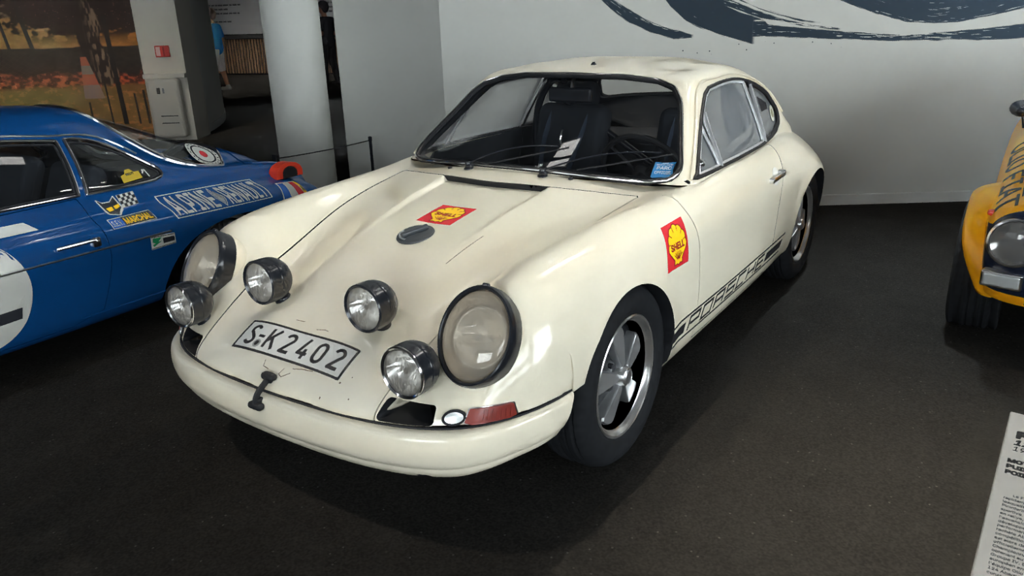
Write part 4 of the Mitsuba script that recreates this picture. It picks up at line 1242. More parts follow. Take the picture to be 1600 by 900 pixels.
put('antenna_socket', lathe([(0, .012), (.006, .011), (.010, .004), (.014, .0), (.014, -.01)], 20, (0, 0, 1), (0, 1.16, 1.237)), BLACK, car)
# blue card behind the glass
BLUE = mat('card_blue', srgb(40, 140, 200), rough=.5)
ck = np.array([[.50, .885], [.625, .885], [.625, .955], [.50, .955]])
cardm = bilinear((.552, .886), (.634, .878), (.618, .932), (.540, .932), GFRONT)
kk = put('windscreen_card', drape(Polygon([(-1, -1), (-.8, -1.1), (0, -.96), (1, -1.1), (.85, 0), (1, .95), (0, .9), (-1, 1)]), cardm, -.030, .1, thick=.0015), BLUE, car, smooth=True, label='blue card reading PARC OFFICIEL')
WINK = mat('white_ink', srgb(225, 235, 240), rough=.5)
for word, yy, hh in (('PARC', .02, .38), ('OFFICIEL', -.55, .34), ('CIRCUIT DES 24 HEURES', .52, .14), ('DU MANS', .72, .12)):
    g = text_poly(word, hh, bold=3, stretch=.72 if len(word) > 4 else 1.0); x0, _, x1, _ = g.bounds
    g = aff.translate(g, -(x0 + x1) / 2, yy)
    if x1 - x0 > 1.7:
        g = aff.scale(g, 1.6 / (x1 - x0), 1, origin=(0, yy))
    put('lettering', drape(g, cardm, -.0285, .1, thick=.0008), WINK, kk, smooth=False)

# ---- cabin
put('dashboard', cat(bbox((-.64, .60, .60), (.64, .80, .795), .03), tube([(-.63, .80, .79), (.63, .80, .79)], .028, 12), trimesh.convex.convex_hull(lathe([(.10, 0), (.11, .03), (.0, .07)], 24, (0, .3, 1), (.36, .74, .76)).vertices)), DARKIN, car)
sw = key_of('steering_wheel', car)
Ms = frame((0, -.9, -.42), (.37, .93, .80))
ringw = tube(np.c_[.19 * np.cos(np.linspace(0, 2 * PI, 48, endpoint=False)), .19 * np.sin(np.linspace(0, 2 * PI, 48, endpoint=False)), np.zeros(48)], .013, 10, True); ringw.apply_transform(Ms)
put('rim', ringw, RUBBER, sw)
for i in range(4):
    a = math.radians(45 + 90 * i)
    t = tube([(0, 0, .02), (.19 * math.cos(a), .19 * math.sin(a), 0)], .008, 8); t.apply_transform(Ms); put('spoke', t, RUBBER, sw)
t = cat(lathe([(0, -.02), (.045, -.015), (.05, .01), (.03, .03), (.03, .16)], 28)); t.apply_transform(Ms); put('hub', t, RUBBER, sw)
SEAT = mat('seat_cloth', (.022, .026, .032), rough=.85, spec=.2)
STRAP = mat('belt_webbing', (.026, .038, .06), rough=.8)
for x in (.36, -.36):
    k = key_of('bucket_seat', car)
    put('cushion', bbox((x - .22, 1.0, .28), (x + .22, 1.5, .46), .06, 4), SEAT, k)
    bk = bbox((-.215, -.06, 0), (.215, .07, .62), .06, 4); bk.apply_transform(trimesh.transformations.rotation_matrix(-.28, (1, 0, 0))); bk.apply_translation((x, 1.46, .40)); put('backrest', bk, SEAT, k)
    hd = bbox((-.13, -.05, .60), (.13, .06, .74), .05, 4); hd.apply_transform(trimesh.transformations.rotation_matrix(-.28, (1, 0, 0))); hd.apply_translation((x, 1.46, .40)); put('headrest', hd, SEAT, k)
    for sx in (-.11, .11):
        put('harness_strap', tube(spline([(x + sx, 1.62, .98), (x + sx, 1.50, .86), (x + sx * .7, 1.37, .62), (x + sx * .4, 1.32, .48)], 16), .02, 8, flat=(.024, .003)), STRAP, k)
    put('buckle', tube(spline([(x + .03, 1.44, .88), (x + .03, 1.425, .80), (x + .06, 1.42, .78)], 8), .008, 8), CHROME, k)
rb = spline([(-.60, 1.60, .32), (-.60, 1.60, .80), (-.53, 1.60, 1.08), (-.42, 1.60, 1.165), (0, 1.60, 1.20), (.42, 1.60, 1.165), (.53, 1.60, 1.08), (.60, 1.60, .80), (.60, 1.60, .32)], 60)
put('roll_bar', cat(tube(rb, .020, 12), tube([(-.50, 1.60, 1.07), (.52, 1.62, .45)], .018, 12), tube([(-.42, 1.6, 1.12), (-.45, 2.1, .72)], .016, 10), tube([(.42, 1.6, 1.12), (.45, 2.1, .72)], .016, 10)), BLACK, car)
mk = key_of('rear_view_mirror', car)
put('glass_housing', bbox((-.125, .955, 1.085), (.095, .985, 1.150), .012), BLACK, mk)
put('stem', tube(spline([(-.01, .975, 1.13), (-.012, .985, 1.17), (-.01, 1.02, 1.205)], 10), .008, 8), CHROME, mk)
put('gear_lever', cat(tube([(0.0, 1.05, .34), (0, 1.0, .62)], .008, 8), trimesh.creation.icosphere(2, .024).apply_translation((0, 1.0, .63))), BLACK, car)
put('rear_shelf', bbox((-.60, 1.80, .60), (.60, 2.28, .80), .04), DARKIN, car)

# ---- wheels
TYRE = mat('tyre_rubber', lambda p, n, uv: lin((.0095, .0105, .012)) * (0.7 + .6 * mikit.fbm(p.x * 60, p.y * 60, p.z * 60)), rough=.75, spec=.2)
RIMB = mat('wheel_black', (.010, .011, .013), rough=.35, coat=.4)
PETAL = mat('petal_alloy', (.58, .59, .60), rough=.32, metal=.85)
LIP = mat('lip_alloy', (.78, .77, .75), rough=.2, metal=.92)


def wheel(center, side, parent=None, rad=.318, width=.19, rot=0.0, label=None):
    k = key_of('wheel', parent)
    if label: labels[k] = {'label': label}
    M = np.eye(4); M[:3, :3] = np.array([[0, 0, side], [side, 0, 0], [0, 1, 0]], float); M[:3, 3] = center      # local z points outwards
    # tyre as a displaced grid: section from the outer bead over the tread to the inner bead
    w2 = width / 2
    sec = spline([(.205, w2 - .018), (.222, w2 - .004), (.250, w2 + .006), (.278, w2 + .004), (.300, w2 - .010), (rad - .006, w2 - .026), (rad, w2 - .045), (rad + .001, 0), (rad, -w2 + .045), (rad - .006, -w2 + .026), (.300, -w2 + .010), (.25, -w2), (.205, -w2 + .02)], 64)
    n = 200
    a = np.linspace(0, 2 * PI, n, endpoint=False)
    Rr, Zz = np.repeat(sec[:, :1], n, 1), np.repeat(sec[:, 1:], n, 1)
    tread = (Rr > rad - .012)
    groove = (np.abs(((Zz + .5) % .030) - .015) < .0042) & tread & (np.abs(Zz) < w2 - .03)
    shoulder = (Rr > rad - .020) & (np.abs(Zz) > w2 - .045) & ((np.arange(n) % 5)[None] == 0)
    Rr = Rr - .006 * groove - .004 * shoulder
    V = np.stack([Rr * np.cos(a), Rr * np.sin(a), Zz], -1).reshape(-1, 3)
    m = len(sec)
    i, j = np.meshgrid(np.arange(m - 1), np.arange(n), indexing='ij'); j2 = (j + 1) % n
    q = [x.ravel() for x in (i * n + j, (i + 1) * n + j, (i + 1) * n + j2, i * n + j2)]
    F = np.vstack([np.stack([q[0], q[1], q[2]], 1), np.stack([q[0], q[2], q[3]], 1)])
    t = trimesh.Trimesh(V, F, process=False); t.apply_transform(M)
    put('tyre', t, TYRE, k, smooth=45)
    z0 = w2 - .012
    def lp(prof, nm, bs, **kw):
        t = lathe(prof, 72); t.apply_transform(M); return put(nm, t, bs, k, **kw)
    lp([(.207, z0 - .03), (.2135, z0 - .008), (.2135, z0 + .004), (.209, z0 + .007), (.203, z0 + .004), (.198, z0 - .004), (.194, z0 - .012), (.188, z0 - .016)], 'rim_lip', LIP, label='polished rim lip')
    lp([(.190, z0 - .015), (.186, z0 - .030), (.184, z0 - .10), (.0, z0 - .10)], 'barrel', RIMB)
    lp([(0, z0 - .026), (.058, z0 - .028), (.075, z0 - .040), (.13, z0 - .058), (.184, z0 - .064), (.184, z0 - .075)], 'disc', RIMB)
    for i in range(5):
        an = rot + 2 * PI * i / 5
        base = Polygon([(.030, -.013), (.155, -.043), (.171, -.036), (.176, 0), (.171, .036), (.155, .043), (.030, .013)]).buffer(-.007).buffer(.007, quad_segs=5)
        zf = lambda r_: z0 - .004 - .020 * (r_ / .17) ** 1.5
        base = shapely.geometry.polygon.orient(base)
        # sheet between the outlines, not a hull, so the dished face stays
        ring = np.array([LineString(base.exterior.coords).interpolate(u, normalized=True).coords[0] for u in np.linspace(0, 1, 48, endpoint=False)])
        cen = np.array([.115, 0])
        inn = cen + (ring - cen) * .90
        in2 = cen + (ring - cen) * .45
        rr_ = lambda q: np.hypot(*q.T)
        V = np.vstack([np.c_[ring, zf(rr_(ring)) - .05], np.c_[ring, zf(rr_(ring)) - .008], np.c_[inn, zf(rr_(inn))], np.c_[in2, zf(rr_(in2)) - .001], [[*cen, zf(.115) - .0015]]])
        F = []
        for lvl in range(3):
            for b in range(48):
                b2 = (b + 1) % 48
                F += [(lvl * 48 + b, lvl * 48 + b2, lvl * 48 + 48 + b2), (lvl * 48 + b, lvl * 48 + 48 + b2, lvl * 48 + 48 + b)]
        F += [(144 + b, 144 + (b + 1) % 48, 192) for b in range(48)]
        t = trimesh.Trimesh(V, np.array(F), process=False)
        t.apply_transform(trimesh.transformations.rotation_matrix(an, (0, 0, 1))); t.apply_transform(M)
        put('spoke', t, PETAL, k, smooth=25)
        t = lathe([(0, z0 - .018), (.009, z0 - .019), (.011, z0 - .03), (.011, z0 - .06)], 12)
        t.apply_translation((.066 * math.cos(an + PI / 5), .066 * math.sin(an + PI / 5), -.008)); t.apply_transform(M)
        put('wheel_nut', t, RIMB, k)
    lp([(0, z0 + .012), (.026, z0 + .011), (.032, z0 + .007), (.036, z0 - .004), (.038, z0 - .03)], 'hub_cap', mat('cap_alloy', (.62, .62, .62), rough=.35, metal=1.0), label='round hub cap')
    lp([(.022, z0 + .0115), (.024, z0 + .0135), (.026, z0 + .0115)], 'cap_ring', PETAL)
    return k


for s in (1, -1):
    wheel((.668 * s, 0.0, .319), s, car, rot=PI / 2 + .12, label=None)
    wheel((.672 * s, 2.195, .319), s, car, rot=PI / 2 - .25, label=None)

# hair cracks and chips in the nose paint; last line paints a hood crease's shade
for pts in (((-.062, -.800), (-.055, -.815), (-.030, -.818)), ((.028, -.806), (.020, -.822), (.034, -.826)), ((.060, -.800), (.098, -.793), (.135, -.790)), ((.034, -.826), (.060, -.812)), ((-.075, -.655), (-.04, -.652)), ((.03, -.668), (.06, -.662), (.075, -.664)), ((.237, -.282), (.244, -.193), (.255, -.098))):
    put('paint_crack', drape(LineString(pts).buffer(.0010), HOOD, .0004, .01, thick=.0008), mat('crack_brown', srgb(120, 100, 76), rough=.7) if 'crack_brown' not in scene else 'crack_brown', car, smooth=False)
for x, y, r in ((.245, -.79, .003), (.30, -.815, .002), (.205, -.835, .002), (.27, -.765, .0018)):
    put('paint_chip', drape(Point(x, y).buffer(r), HOOD, .0004, .004, thick=.0008), 'crack_brown', car, smooth=False)

# ---------------------------------------------------------------- the blue coupe on the left
def flake(p, n, uv):
    return lin((.004, .054, .185)) * (.85 + .3 * mikit.noise(p.x * 900, p.y * 900, p.z * 900))


BLUEP = gloss('blue_paint', flake, .010)
GLASSD = mat('dark_glass_lining', (.010, .012, .016), rough=.7)
blue = thing('sports_car_001', 'low metallic blue coupe with a white number disc on its door', 'car')
AX = -2.43
A_ROWS = [
    (-2.52, .400, (.20, .398), (.36, .395), (.46, .390), (.52, .36), (.52, .32), (.51, .27), (.46, .23)),
    (-2.40, .490, (.22, .490), (.42, .490), (.56, .475), (.64, .42), (.64, .34), (.62, .25), (.56, .20)),
    (-2.15, .585, (.24, .590), (.45, .605), (.60, .590), (.705, .49), (.71, .38), (.69, .25), (.62, .19)),
    (-1.80, .665, (.25, .672), (.46, .692), (.62, .672), (.740, .53), (.748, .40), (.725, .24), (.66, .18)),
    (-1.45, .730, (.25, .735), (.46, .742), (.640, .712), (.752, .53), (.755, .40), (.728, .22), (.66, .17)),
    (-1.20, .895, (.25, .885), (.47, .835), (.655, .730), (.757, .525), (.757, .39), (.730, .20), (.66, .165)),
    (-.95, 1.055, (.25, 1.045), (.465, .985), (.660, .735), (.760, .522), (.756, .385), (.730, .195), (.66, .163)),
    (-.70, 1.115, (.25, 1.104), (.445, 1.032), (.660, .738), (.760, .522), (.755, .385), (.730, .195), (.66, .163)),
    (-.40, 1.118, (.25, 1.104), (.430, 1.015), (.655, .735), (.758, .522), (.754, .385), (.730, .197), (.66, .165)),
    (-.15, 1.095, (.24, 1.075), (.410, .970), (.640, .728), (.756, .525), (.752, .39), (.728, .20), (.66, .17)),
    (.05, 1.030, (.22, 1.000), (.385, .885), (.615, .722), (.754, .530), (.750, .40), (.725, .21), (.66, .18)),
    (.25, .945, (.21, .905), (.365, .785), (.590, .715), (.750, .538), (.748, .41), (.722, .23), (.66, .19)),
    (.45, .860, (.20, .815), (.350, .715), (.575, .705), (.745, .545), (.745, .42), (.720, .25), (.66, .20)),
    (.65, .785, (.20, .755), (.355, .690), (.565, .690), (.735, .545), (.738, .42), (.71, .27), (.65, .22)),
    (.82, .715, (.20, .700), (.360, .668), (.555, .662), (.715, .535), (.72, .42), (.69, .29), (.63, .25)),
    (.96, .630, (.20, .622), (.350, .605), (.530, .598), (.670, .505), (.68, .42), (.65, .31), (.60, .28)),
    (1.04, .540, (.19, .537), (.330, .530), (.49, .525), (.61, .47), (.62, .41), (.60, .33), (.55, .30)),
]
def shoulder(r):
    (h3, z3), (h4, z4) = r[2], r[3]
    return r[:3] + [(h3 + .15 * (h4 - h3), z3 + .36 * (z4 - z3)), (h3 + .75 * (h4 - h3), z3 + .615 * (z4 - z3))] + r[3:]


anet = [[(0, y, z0)] + [(h, y, z) for h, z in shoulder(rest)] for y, z0, *rest in A_ROWS]
AB = surf(anet, 12, [8, 8, 10, 5, 6, 6, 10, 8, 6])
# a pressed hollow under the trim strip on the door side
aN = grid_normals(AB); aN *= np.sign(aN[60:, :10, 2].mean())
aV, aF, aNN = solid_from_half(AB)
abody = man(aV, aF, aNN); owners[abody.original_id()] = 'shell'
arch_yz = Polygon(spline([(-.145, .10), (-.125, .27), (-.045, .375), (.06, .450), (.19, .495), (.33, .512), (.48, .500), (.60, .45), (.68, .37), (.72, .10)], 60))
archf = Polygon(spline([(-2.20, .10), (-2.17, .30), (-2.08, .43), (-1.95, .505), (-1.80, .525), (-1.65, .505), (-1.52, .43), (-1.44, .30), (-1.41, .10)], 60))
abody = abody - cutter(both(cat(prism(arch_yz, 'x', .48, 1.2), prism(archf, 'x', .48, 1.2))), 'well')
abody = abody - cutter(prism(rounded([(-.58, -1.15), (.58, -1.15), (.58, -.1), (.33, .30), (-.33, .30), (-.58, -.1)], .08), 'z', .26, .78), 'lining')
inh = AB[44:165] - aN[44:165] * .03
inh[:, 0, 0] = 0
keep = inh[:, :27]                                    # roof down to the belt line
iV, iF, _n = solid_from_half(keep)
abody = abody - cutter(trimesh.Trimesh(iV, iF, process=False), 'lining')
ASIDE = Map2(AB[20:, 11:].reshape(-1, 3)[:, 1:], AB[20:, 11:].reshape(-1, 3), aN[20:, 11:].reshape(-1, 3))
_t0, _t1 = AB[80:, :34].reshape(-1, 3), aN[80:, :34].reshape(-1, 3)
ATOP = Map2(np.vstack([_t0, _t0 * [-1, 1, 1]])[:, :2], np.vstack([_t0, _t0 * [-1, 1, 1]]), np.vstack([_t1, _t1 * [-1, 1, 1]]))
win_door = Polygon(np.vstack([spline([(-1.16, .748), (-.9, .752), (-.62, .752), (-.400, .750)], 12), spline([(-.357, .985), (-.55, 1.012), (-.75, 1.018), (-.90, .985), (-1.04, .90), (-1.13, .79)], 24)]))
win_q = Polygon(np.vstack([spline([(-.372, .748), (-.25, .746), (-.12, .744), (-.01, .744)], 12), spline([(.035, .752), (.055, .772), (.045, .80)], 8), spline([(-.02, .855), (-.12, .925), (-.22, .970), (-.325, .986)], 16)]))
rear_half = [(0, -.13), (.19, -.125), (.265, -.07), (.325, .07), (.365, .20), (.42, .30), (.44, .38), (.415, .49), (.325, .59), (.19, .65), (0, .67)]
win_r = Polygon(spline(np.array(rear_half + [(-x, y) for x, y in rear_half[-2:0:-1]]), 90, closed=True))
ws2 = Polygon(spline(np.array([(0, .75), (.35, .745), (.56, .76), (.545, .86), (.46, .97), (.30, 1.045), (0, 1.06), (-.30, 1.045), (-.46, .97), (-.545, .86), (-.56, .76), (-.35, .745)]), 80, closed=True))
for pl, ax, lo, hi in ((win_door, 'x', .3, 1), (win_q, 'x', .3, 1)):
    abody = abody - cutter(both(prism(pl, ax, lo, hi)), 'lining')
abody = abody - cutter(prism(win_r, 'z', .66, 1.3), 'lining') - cutter(prism(ws2, 'y', -1.6, -.9), 'lining')
adoor = Polygon(np.vstack([spline([(-.42, .746), (-.385, .66), (-.368, .55), (-.372, .46), (-.40, .36), (-.45, .24)], 24), [(-.6, .20), (-1.15, .20)], spline([(-1.22, .3), (-1.24, .5), (-1.19, .74)], 10)]))
acut = cutter(both(prism(adoor, 'x', .60, 1.2)), 'edge')
akeep = prism(adoor.buffer(-.003), 'x', .60, 1.2)
adoors = [abody ^ cutter(akeep, 'edge'), abody ^ cutter(flip(akeep), 'edge')]
# engine lid behind the rear window
lid_xy = rounded([(-.55, .63), (-.46, .63), (-.32, .73), (.32, .73), (.46, .63), (.55, .63), (.55, .90), (-.55, .90)], .03)
lcut = cutter(prism(lid_xy, 'z', .45, 1.2), 'edge')
lidm = abody ^ cutter(prism(lid_xy.buffer(-.005), 'z', .45, 1.2), 'edge')
abody = abody - acut - lcut
AM = np.eye(4); AM[0, 3] = AX
before = set(scene)
_cr, CREAM = CREAM, BLUEP
GROUP_MAT.update(shell=BLUEP, edge=BLUEP, cut=BLUEP)
list(emit(abody, {'shell': 'body', 'well': 'wheel_well', 'lining': 'cabin_lining'}, blue))
for d_ in adoors:
    list(emit(d_, {'shell': 'door', 'lining': 'door_lining'}, blue))
list(emit(lidm.translate((0, 0, .006)), {'shell': 'engine_lid'}, blue))
CREAM = _cr
SMOKE = mat('smoked_glass', (.012, .015, .018), rough=.06, spec=.6)
ag = AB - aN * .006
gvs, gfs, gns = solid_from_half(ag)
agm = man(gvs, gfs, gns); agid = agm.original_id(); owners[agid] = 'shell'


def apane(t, nm):
    d = split(agm ^ cutter(t, 'edge'), {agid: 'shell'})['shell']
    return put_n(nm, *d, 'pane_glass', blue)


k_r = apane(prism(win_r, 'z', .66, 1.3), 'rear_window')
put('trim', tube(line_on(ATOP, win_r, .004), .009, 8, True), CHROME, k_r, label='bright metal trim')
apane(prism(ws2, 'y', -1.6, -.9), 'windscreen')
A_DOORS = (f'{blue}__door', f'{blue}__door_001')
sideput = {}
for s in (1, -1):
    fx = (lambda t: t) if s > 0 else flip
    for pl, nm in ((win_door, 'door_window'), (win_q, 'quarter_window')):
        k = apane(fx(prism(pl.buffer(-.002), 'x', .3, 1)), nm)
        put('trim', fx(tube(line_on(ASIDE, pl.buffer(-.004), .003), .0075, 8, True)), CHROME, k, label='bright metal trim')
        put('seal', fx(tube(line_on(ASIDE, pl.buffer(-.017), -.004), .006, 8, True)), RUBBER, k)
    q = spline([(-1.15, .752), (-1.04, .905), (-.90, .998), (-.75, 1.032), (-.55, 1.026), (-.355, 1.0), (-.20, .980), (-.05, .905), (.0, .862)], 60)
    p, n = ASIDE(q); put('drip_rail', fx(tube(p + n * .005, .006, 8)), CHROME, blue)
    q = np.c_[np.linspace(-1.95, -.06, 60), np.full(60, .521)]
    p, n = ASIDE(q); put('side_trim', fx(tube(p + n * .003, .0055, 8)), CHROME, blue, label='thin bright strip along the flank')
    p, n = ASIDE(np.c_[np.linspace(-.56, .0, 30), np.full(30, .23)]); put('sill_trim', fx(tube(p + n * .001, .004, 6)), BLUEP, blue)
    dk = A_DOORS[0 if s > 0 else 1]
    hp, hn = ASIDE([[-.600, .566], [-.44, .566], [-.425, .562]])
    put('handle', fx(cat(tube(hp[:2] + hn[:2] * [[.012], [.024]], .006, 8, flat=(.009, .006)), bbox(hp[2] + [-.005, -.02, -.024], hp[2] + [.020, .018, .020], .006), lathe([(0, .03), (.008, .028), (.009, 0)], 16, hn[2], hp[2]))), CHROME, dk, label='chrome handle')
    for c_ in ((.33, .29), (-1.80, .29)):
        wheel((.60 * s, c_[0], c_[1]), s, blue, rad=.290, width=.16)
put('roof_stripe', drape(box(-.16, -.90, .16, -.60).buffer(.01), Map2(np.vstack([AB[60:130, :22].reshape(-1, 3), AB[60:130, 1:22].reshape(-1, 3) * [-1, 1, 1]])[:, :2], np.vstack([AB[60:130, :22].reshape(-1, 3), AB[60:130, 1:22].reshape(-1, 3) * [-1, 1, 1]]), np.vstack([aN[60:130, :22].reshape(-1, 3), aN[60:130, 1:22].reshape(-1, 3) * [-1, 1, 1]])), .003, .05, thick=.006), YEL, blue, smooth=True, label='yellow panel on the roof')
put('seats', cat(bbox((-.50, -.75, .30), (-.08, -.25, .44), .06), bbox((.08, -.75, .30), (.50, -.25, .44), .06)), SEAT, blue) if False else None
for x in (-.30, .30):
    k = key_of('seat', blue)
    put('cushion', bbox((x - .2, -.85, .27), (x + .2, -.40, .40), .05), SEAT, k)
    bk = bbox((-.20, -.05, 0), (.20, .06, .52), .05); bk.apply_transform(trimesh.transformations.rotation_matrix(-.4, (1, 0, 0))); bk.apply_translation((x, -.40, .36)); put('backrest', bk, SEAT, k)
put('dashboard', bbox((-.55, -1.12, .55), (.55, -.98, .745), .03), DARKIN, blue)
# tail: red lamp hood on the deck, tail lamps, bumper
ORANGE = mat('lamp_orange_red', srgb(214, 62, 40), rough=.35, coat=.6)
tk = key_of('deck_scoop', blue); labels[tk] = {'label': 'orange red ring with a black middle on the tail'}
a_ = np.linspace(0, PI, 24)
sc = prism(Polygon(np.vstack([np.c_[.115 * np.cos(a_), .075 * np.sin(a_)], [(-.115, -.03), (.115, -.03)]])).difference(Polygon(np.vstack([np.c_[.062 * np.cos(a_), .048 * np.sin(a_)], [(-.062, -.05), (.062, -.05)]]))), 'x', -.02, .05)
sc.apply_scale([1, .82, .82]); sc.apply_translation((.595, .80, .640)); put('ring', sc, ORANGE, tk, smooth=30)
sc = prism(Polygon(np.vstack([np.c_[.060 * np.cos(a_), .046 * np.sin(a_)], [(-.060, -.03), (.060, -.03)]])), 'x', -.03, .055)
sc.apply_scale([1, .82, .82]); sc.apply_translation((.595, .80, .640)); put('mouth', sc, RUBBER, tk, smooth=30)
for s in (1, -1):
    put('tail_lamp', lathe([(0, .03), (.045, .026), (.055, .0), (.055, -.04)], 28, (0, 1, 0), (.44 * s, .99, .53)), AMBER, blue)

# stickers on the flank
PW = mat('sticker_white', srgb(206, 206, 198), rough=.45, coat=.3)
PB = mat('sticker_black', (.014, .016, .022), rough=.5)
PBL = mat('sticker_blue', srgb(30, 90, 170), rough=.45)
PGR = mat('sticker_green', srgb(20, 130, 80), rough=.45)


def quad_map(bl, br, tr, tl):
    return bilinear(bl, br, tr, tl, ASIDE)


def word(parent, txt, fmap, x0, y0, x1, y1, bs, bold=4, nm='lettering', off=.0022):
    g = text_poly(txt, 1.0, bold=bold); a0, b0, a1, b1 = g.bounds
    g = aff.affine_transform(g, [(x1 - x0) / (a1 - a0), 0, 0, (y1 - y0) / (b1 - b0), x0 - a0 * (x1 - x0) / (a1 - a0), y0 - b0 * (y1 - y0) / (b1 - b0)])
    put(nm, drape(g, fmap, off, .08, thick=.001), bs, parent, smooth=True)


# white number disc (the lower part of a figure shows) and white name strip above it
dm = lambda q: ASIDE(np.asarray(q))
dk0 = A_DOORS[0]
kd = put('number_disc', drape(Point(-.975, .452).buffer(.245, quad_segs=24), dm, .0014, .03, thick=.0012), PW, dk0, smooth=True, label='white number disc')
put('figure', drape(Polygon([(-1.03, .31), (-.795, .318), (-.785, .365), (-.96, .36), (-.96, .58), (-1.03, .58)]), dm, .0022, .03, thick=.001), PB, kd, smooth=True)
ks = put('name_strip', drape(Polygon([(-1.05, .700), (-.665, .695), (-.615, .652), (-1.05, .655)]), dm, .0014, .03, thick=.0012), PW, dk0, smooth=True)
put('letter', drape(LineString([(-.82, .668), (-.80, .690), (-.78, .668)]).buffer(.005).union(box(-.815, .672, -.785, .679)), dm, .0022, .02, thick=.001), PB, ks, smooth=True)
# name band
bm = quad_map((-.003, .566), (.584, .551), (.556, .645), (-.043, .676))
kb = put('name_sticker', drape(box(-1, -1, 1, 1).difference(box(-.978, -.92, .978, .92)), bm, .0014, .06, thick=.001), PW, blue, smooth=True, label='white outlined band reading ALPINE RENAULT')
word(kb, 'ALPINE', bm, -.93, -.78, -.10, .78, PW, bold=2)
word(kb, 'RENAULT', bm, .13, -.78, .94, .78, PW, bold=2)
dia = Polygon([(.012, -.85), (.10, 0), (.012, .85), (-.076, 0)])
put('diamond', drape(dia.difference(aff.scale(dia, .84, .84)), bm, .002, .04, thick=.001), PW, kb, smooth=True)
for f_ in (.68, .50, .33, .17):
    d2 = aff.scale(dia, f_, f_)
    put('diamond', drape(d2.difference(aff.scale(dia, f_ - .09, f_ - .09)), bm, .002, .04, thick=.001), PW, kb, smooth=True)
# cat's head with chequered flag, lamp maker's plate
cm = quad_map((-.318, .632), (-.128, .640), (-.148, .725), (-.338, .722))
kc = put('cat_sticker', drape(Polygon([(-1.02, .95), (-.80, .58), (-.38, .50), (-.12, .98), (-.02, .3), (.10, -.35), (.02, -.62), (-.28, -1.0), (-.72, -.72), (-.78, -.55)]).buffer(.03), cm, .0014, .05, thick=.001), PW, blue, smooth=True, label='black cat head and chequered flag sticker')
put('head', drape(Polygon([(-.98, .86), (-.78, .50), (-.40, .44), (-.14, .88), (-.06, .28), (.03, -.34), (-.30, -.92), (-.70, -.66)]), cm, .002, .05, thick=.001), PB, kc, smooth=True)
for e_ in (((-.70, -.10), (-.44, -.06), (-.42, -.42), (-.62, -.45)), ((-.30, -.05), (-.05, .05), (-.06, -.26), (-.28, -.36))):
    put('eye', drape(Polygon(e_).buffer(.03), cm, .0026, .05, thick=.001), YEL, kc, smooth=True)
put('flag', drape(Polygon([(.05, .98), (1.0, 1.0), (1.0, -.45), (.12, -.45)]), cm, .0018, .05, thick=.001), PW, kc, smooth=True)
for i in range(6):
    for j in range(4):
        if (i + j) % 2 == 0:
            put('flag_square', drape(box(.10 + .148 * i, .62 - .345 * j, .248 + .148 * i, .965 - .345 * j), cm, .0024, .08, thick=.001), PB, kc, smooth=True)
mm = quad_map((-.325, .589), (-.105, .590), (-.113, .630), (-.329, .630))
km = put('lamp_sticker', drape(box(-1, -1, 1, 1), mm, .0014, .1, thick=.001), PW, blue, smooth=True, label='small sticker reading S.E.V. MARCHAL')
put('blue_field', drape(box(-.97, -.86, -.42, .86), mm, .002, .1, thick=.001), PBL, km, smooth=True)
put('black_field', drape(box(-.42, -.86, .97, .86), mm, .002, .1, thick=.001), PB, km, smooth=True)
word(km, 'S.E.V.', mm, -.92, -.55, -.48, .55, PW, bold=1, off=.0026)
word(km, 'MARCHAL', mm, -.36, -.62, .90, .62, YEL, bold=4, off=.0026)
gm = quad_map((-.174, .452), (-.043, .456), (-.043, .509), (-.170, .519))
kg = put('green_sticker', drape(box(-1, -1, 1, 1), gm, .0014, .1, thick=.001), PW, blue, smooth=True, label='small white sticker with a green zigzag')
put('zigzag', drape(Polygon([(-.85, .62), (-.12, .62), (-.42, .05), (-.15, .0), (-.80, -.62), (-.88, -.30), (-.62, -.15), (-.88, .05)]), gm, .002, .1, thick=.001), PGR, kg, smooth=True)
put('black_field', drape(box(-.02, -.42, .92, .42), gm, .002, .1, thick=.001), PB, kg, smooth=True)
word(kg, 'JEDI', gm, .10, -.2, .80, .2, PW, bold=2, off=.0026) if False else None
for y_ in (.80, -.86):
    put('edge_line', drape(box(-.96, y_ - .05, .96, y_ + .05), gm, .002, .1, thick=.001), PB, kg, smooth=True)
# tricolour
fm_ = quad_map((.655, .52), (.86, .515), (.80, .594), (.659, .607))
kf = put('flag_sticker', drape(box(-1, -1, 1, 1), fm_, .0014, .1, thick=.001), PW, blue, smooth=True, label='small blue white red flag sticker')
put('blue_band', drape(box(-.92, -1, -.40, .92), fm_, .002, .1, thick=.001), PBL, kf, smooth=True)
put('red_band', drape(box(.20, -1, .70, .92), fm_, .002, .1, thick=.001), RED, kf, smooth=True)
put('yellow_edge', drape(Polygon([(.74, .92), (.98, .92), (.98, -1), (.74, -1)]), fm_, .002, .1, thick=.001), YEL, kf, smooth=True)
word(kf, 'A', fm_, .76, -.5, .96, .3, PB, bold=3, off=.0026)
# window stickers
wm_ = quad_map((-.175, .762), (-.062, .768), (-.068, .822), (-.172, .815))
ky = put('rally_sticker', drape(Polygon([(-1, -.9), (.95, -.9), (.95, .1), (1, .25), (.45, .35), (.15, 1), (-.35, 1), (-.55, .45), (-1, .3)]), wm_, .003, .1, thick=.001), mat('sticker_gold', srgb(190, 160, 40), rough=.5), blue, smooth=True, label='yellow rally sticker on the rear side window')
word(ky, 'RALLYE', wm_, -.45, .05, .35, .42, PB, bold=3, off=.0042)
word(ky, 'DU CHAMPAGNE', wm_, -.85, -.65, .80, -.2, PB, bold=3, off=.0042) if False else None
put('small_mark', drape(unary_union([LineString([(-.033, .800), (-.026, .770)]).buffer(.003), Point(-.045, .798).buffer(.006), Point(-.052, .790).buffer(.004)]), dm, .003, .02, thick=.001), PW, blue, smooth=True)
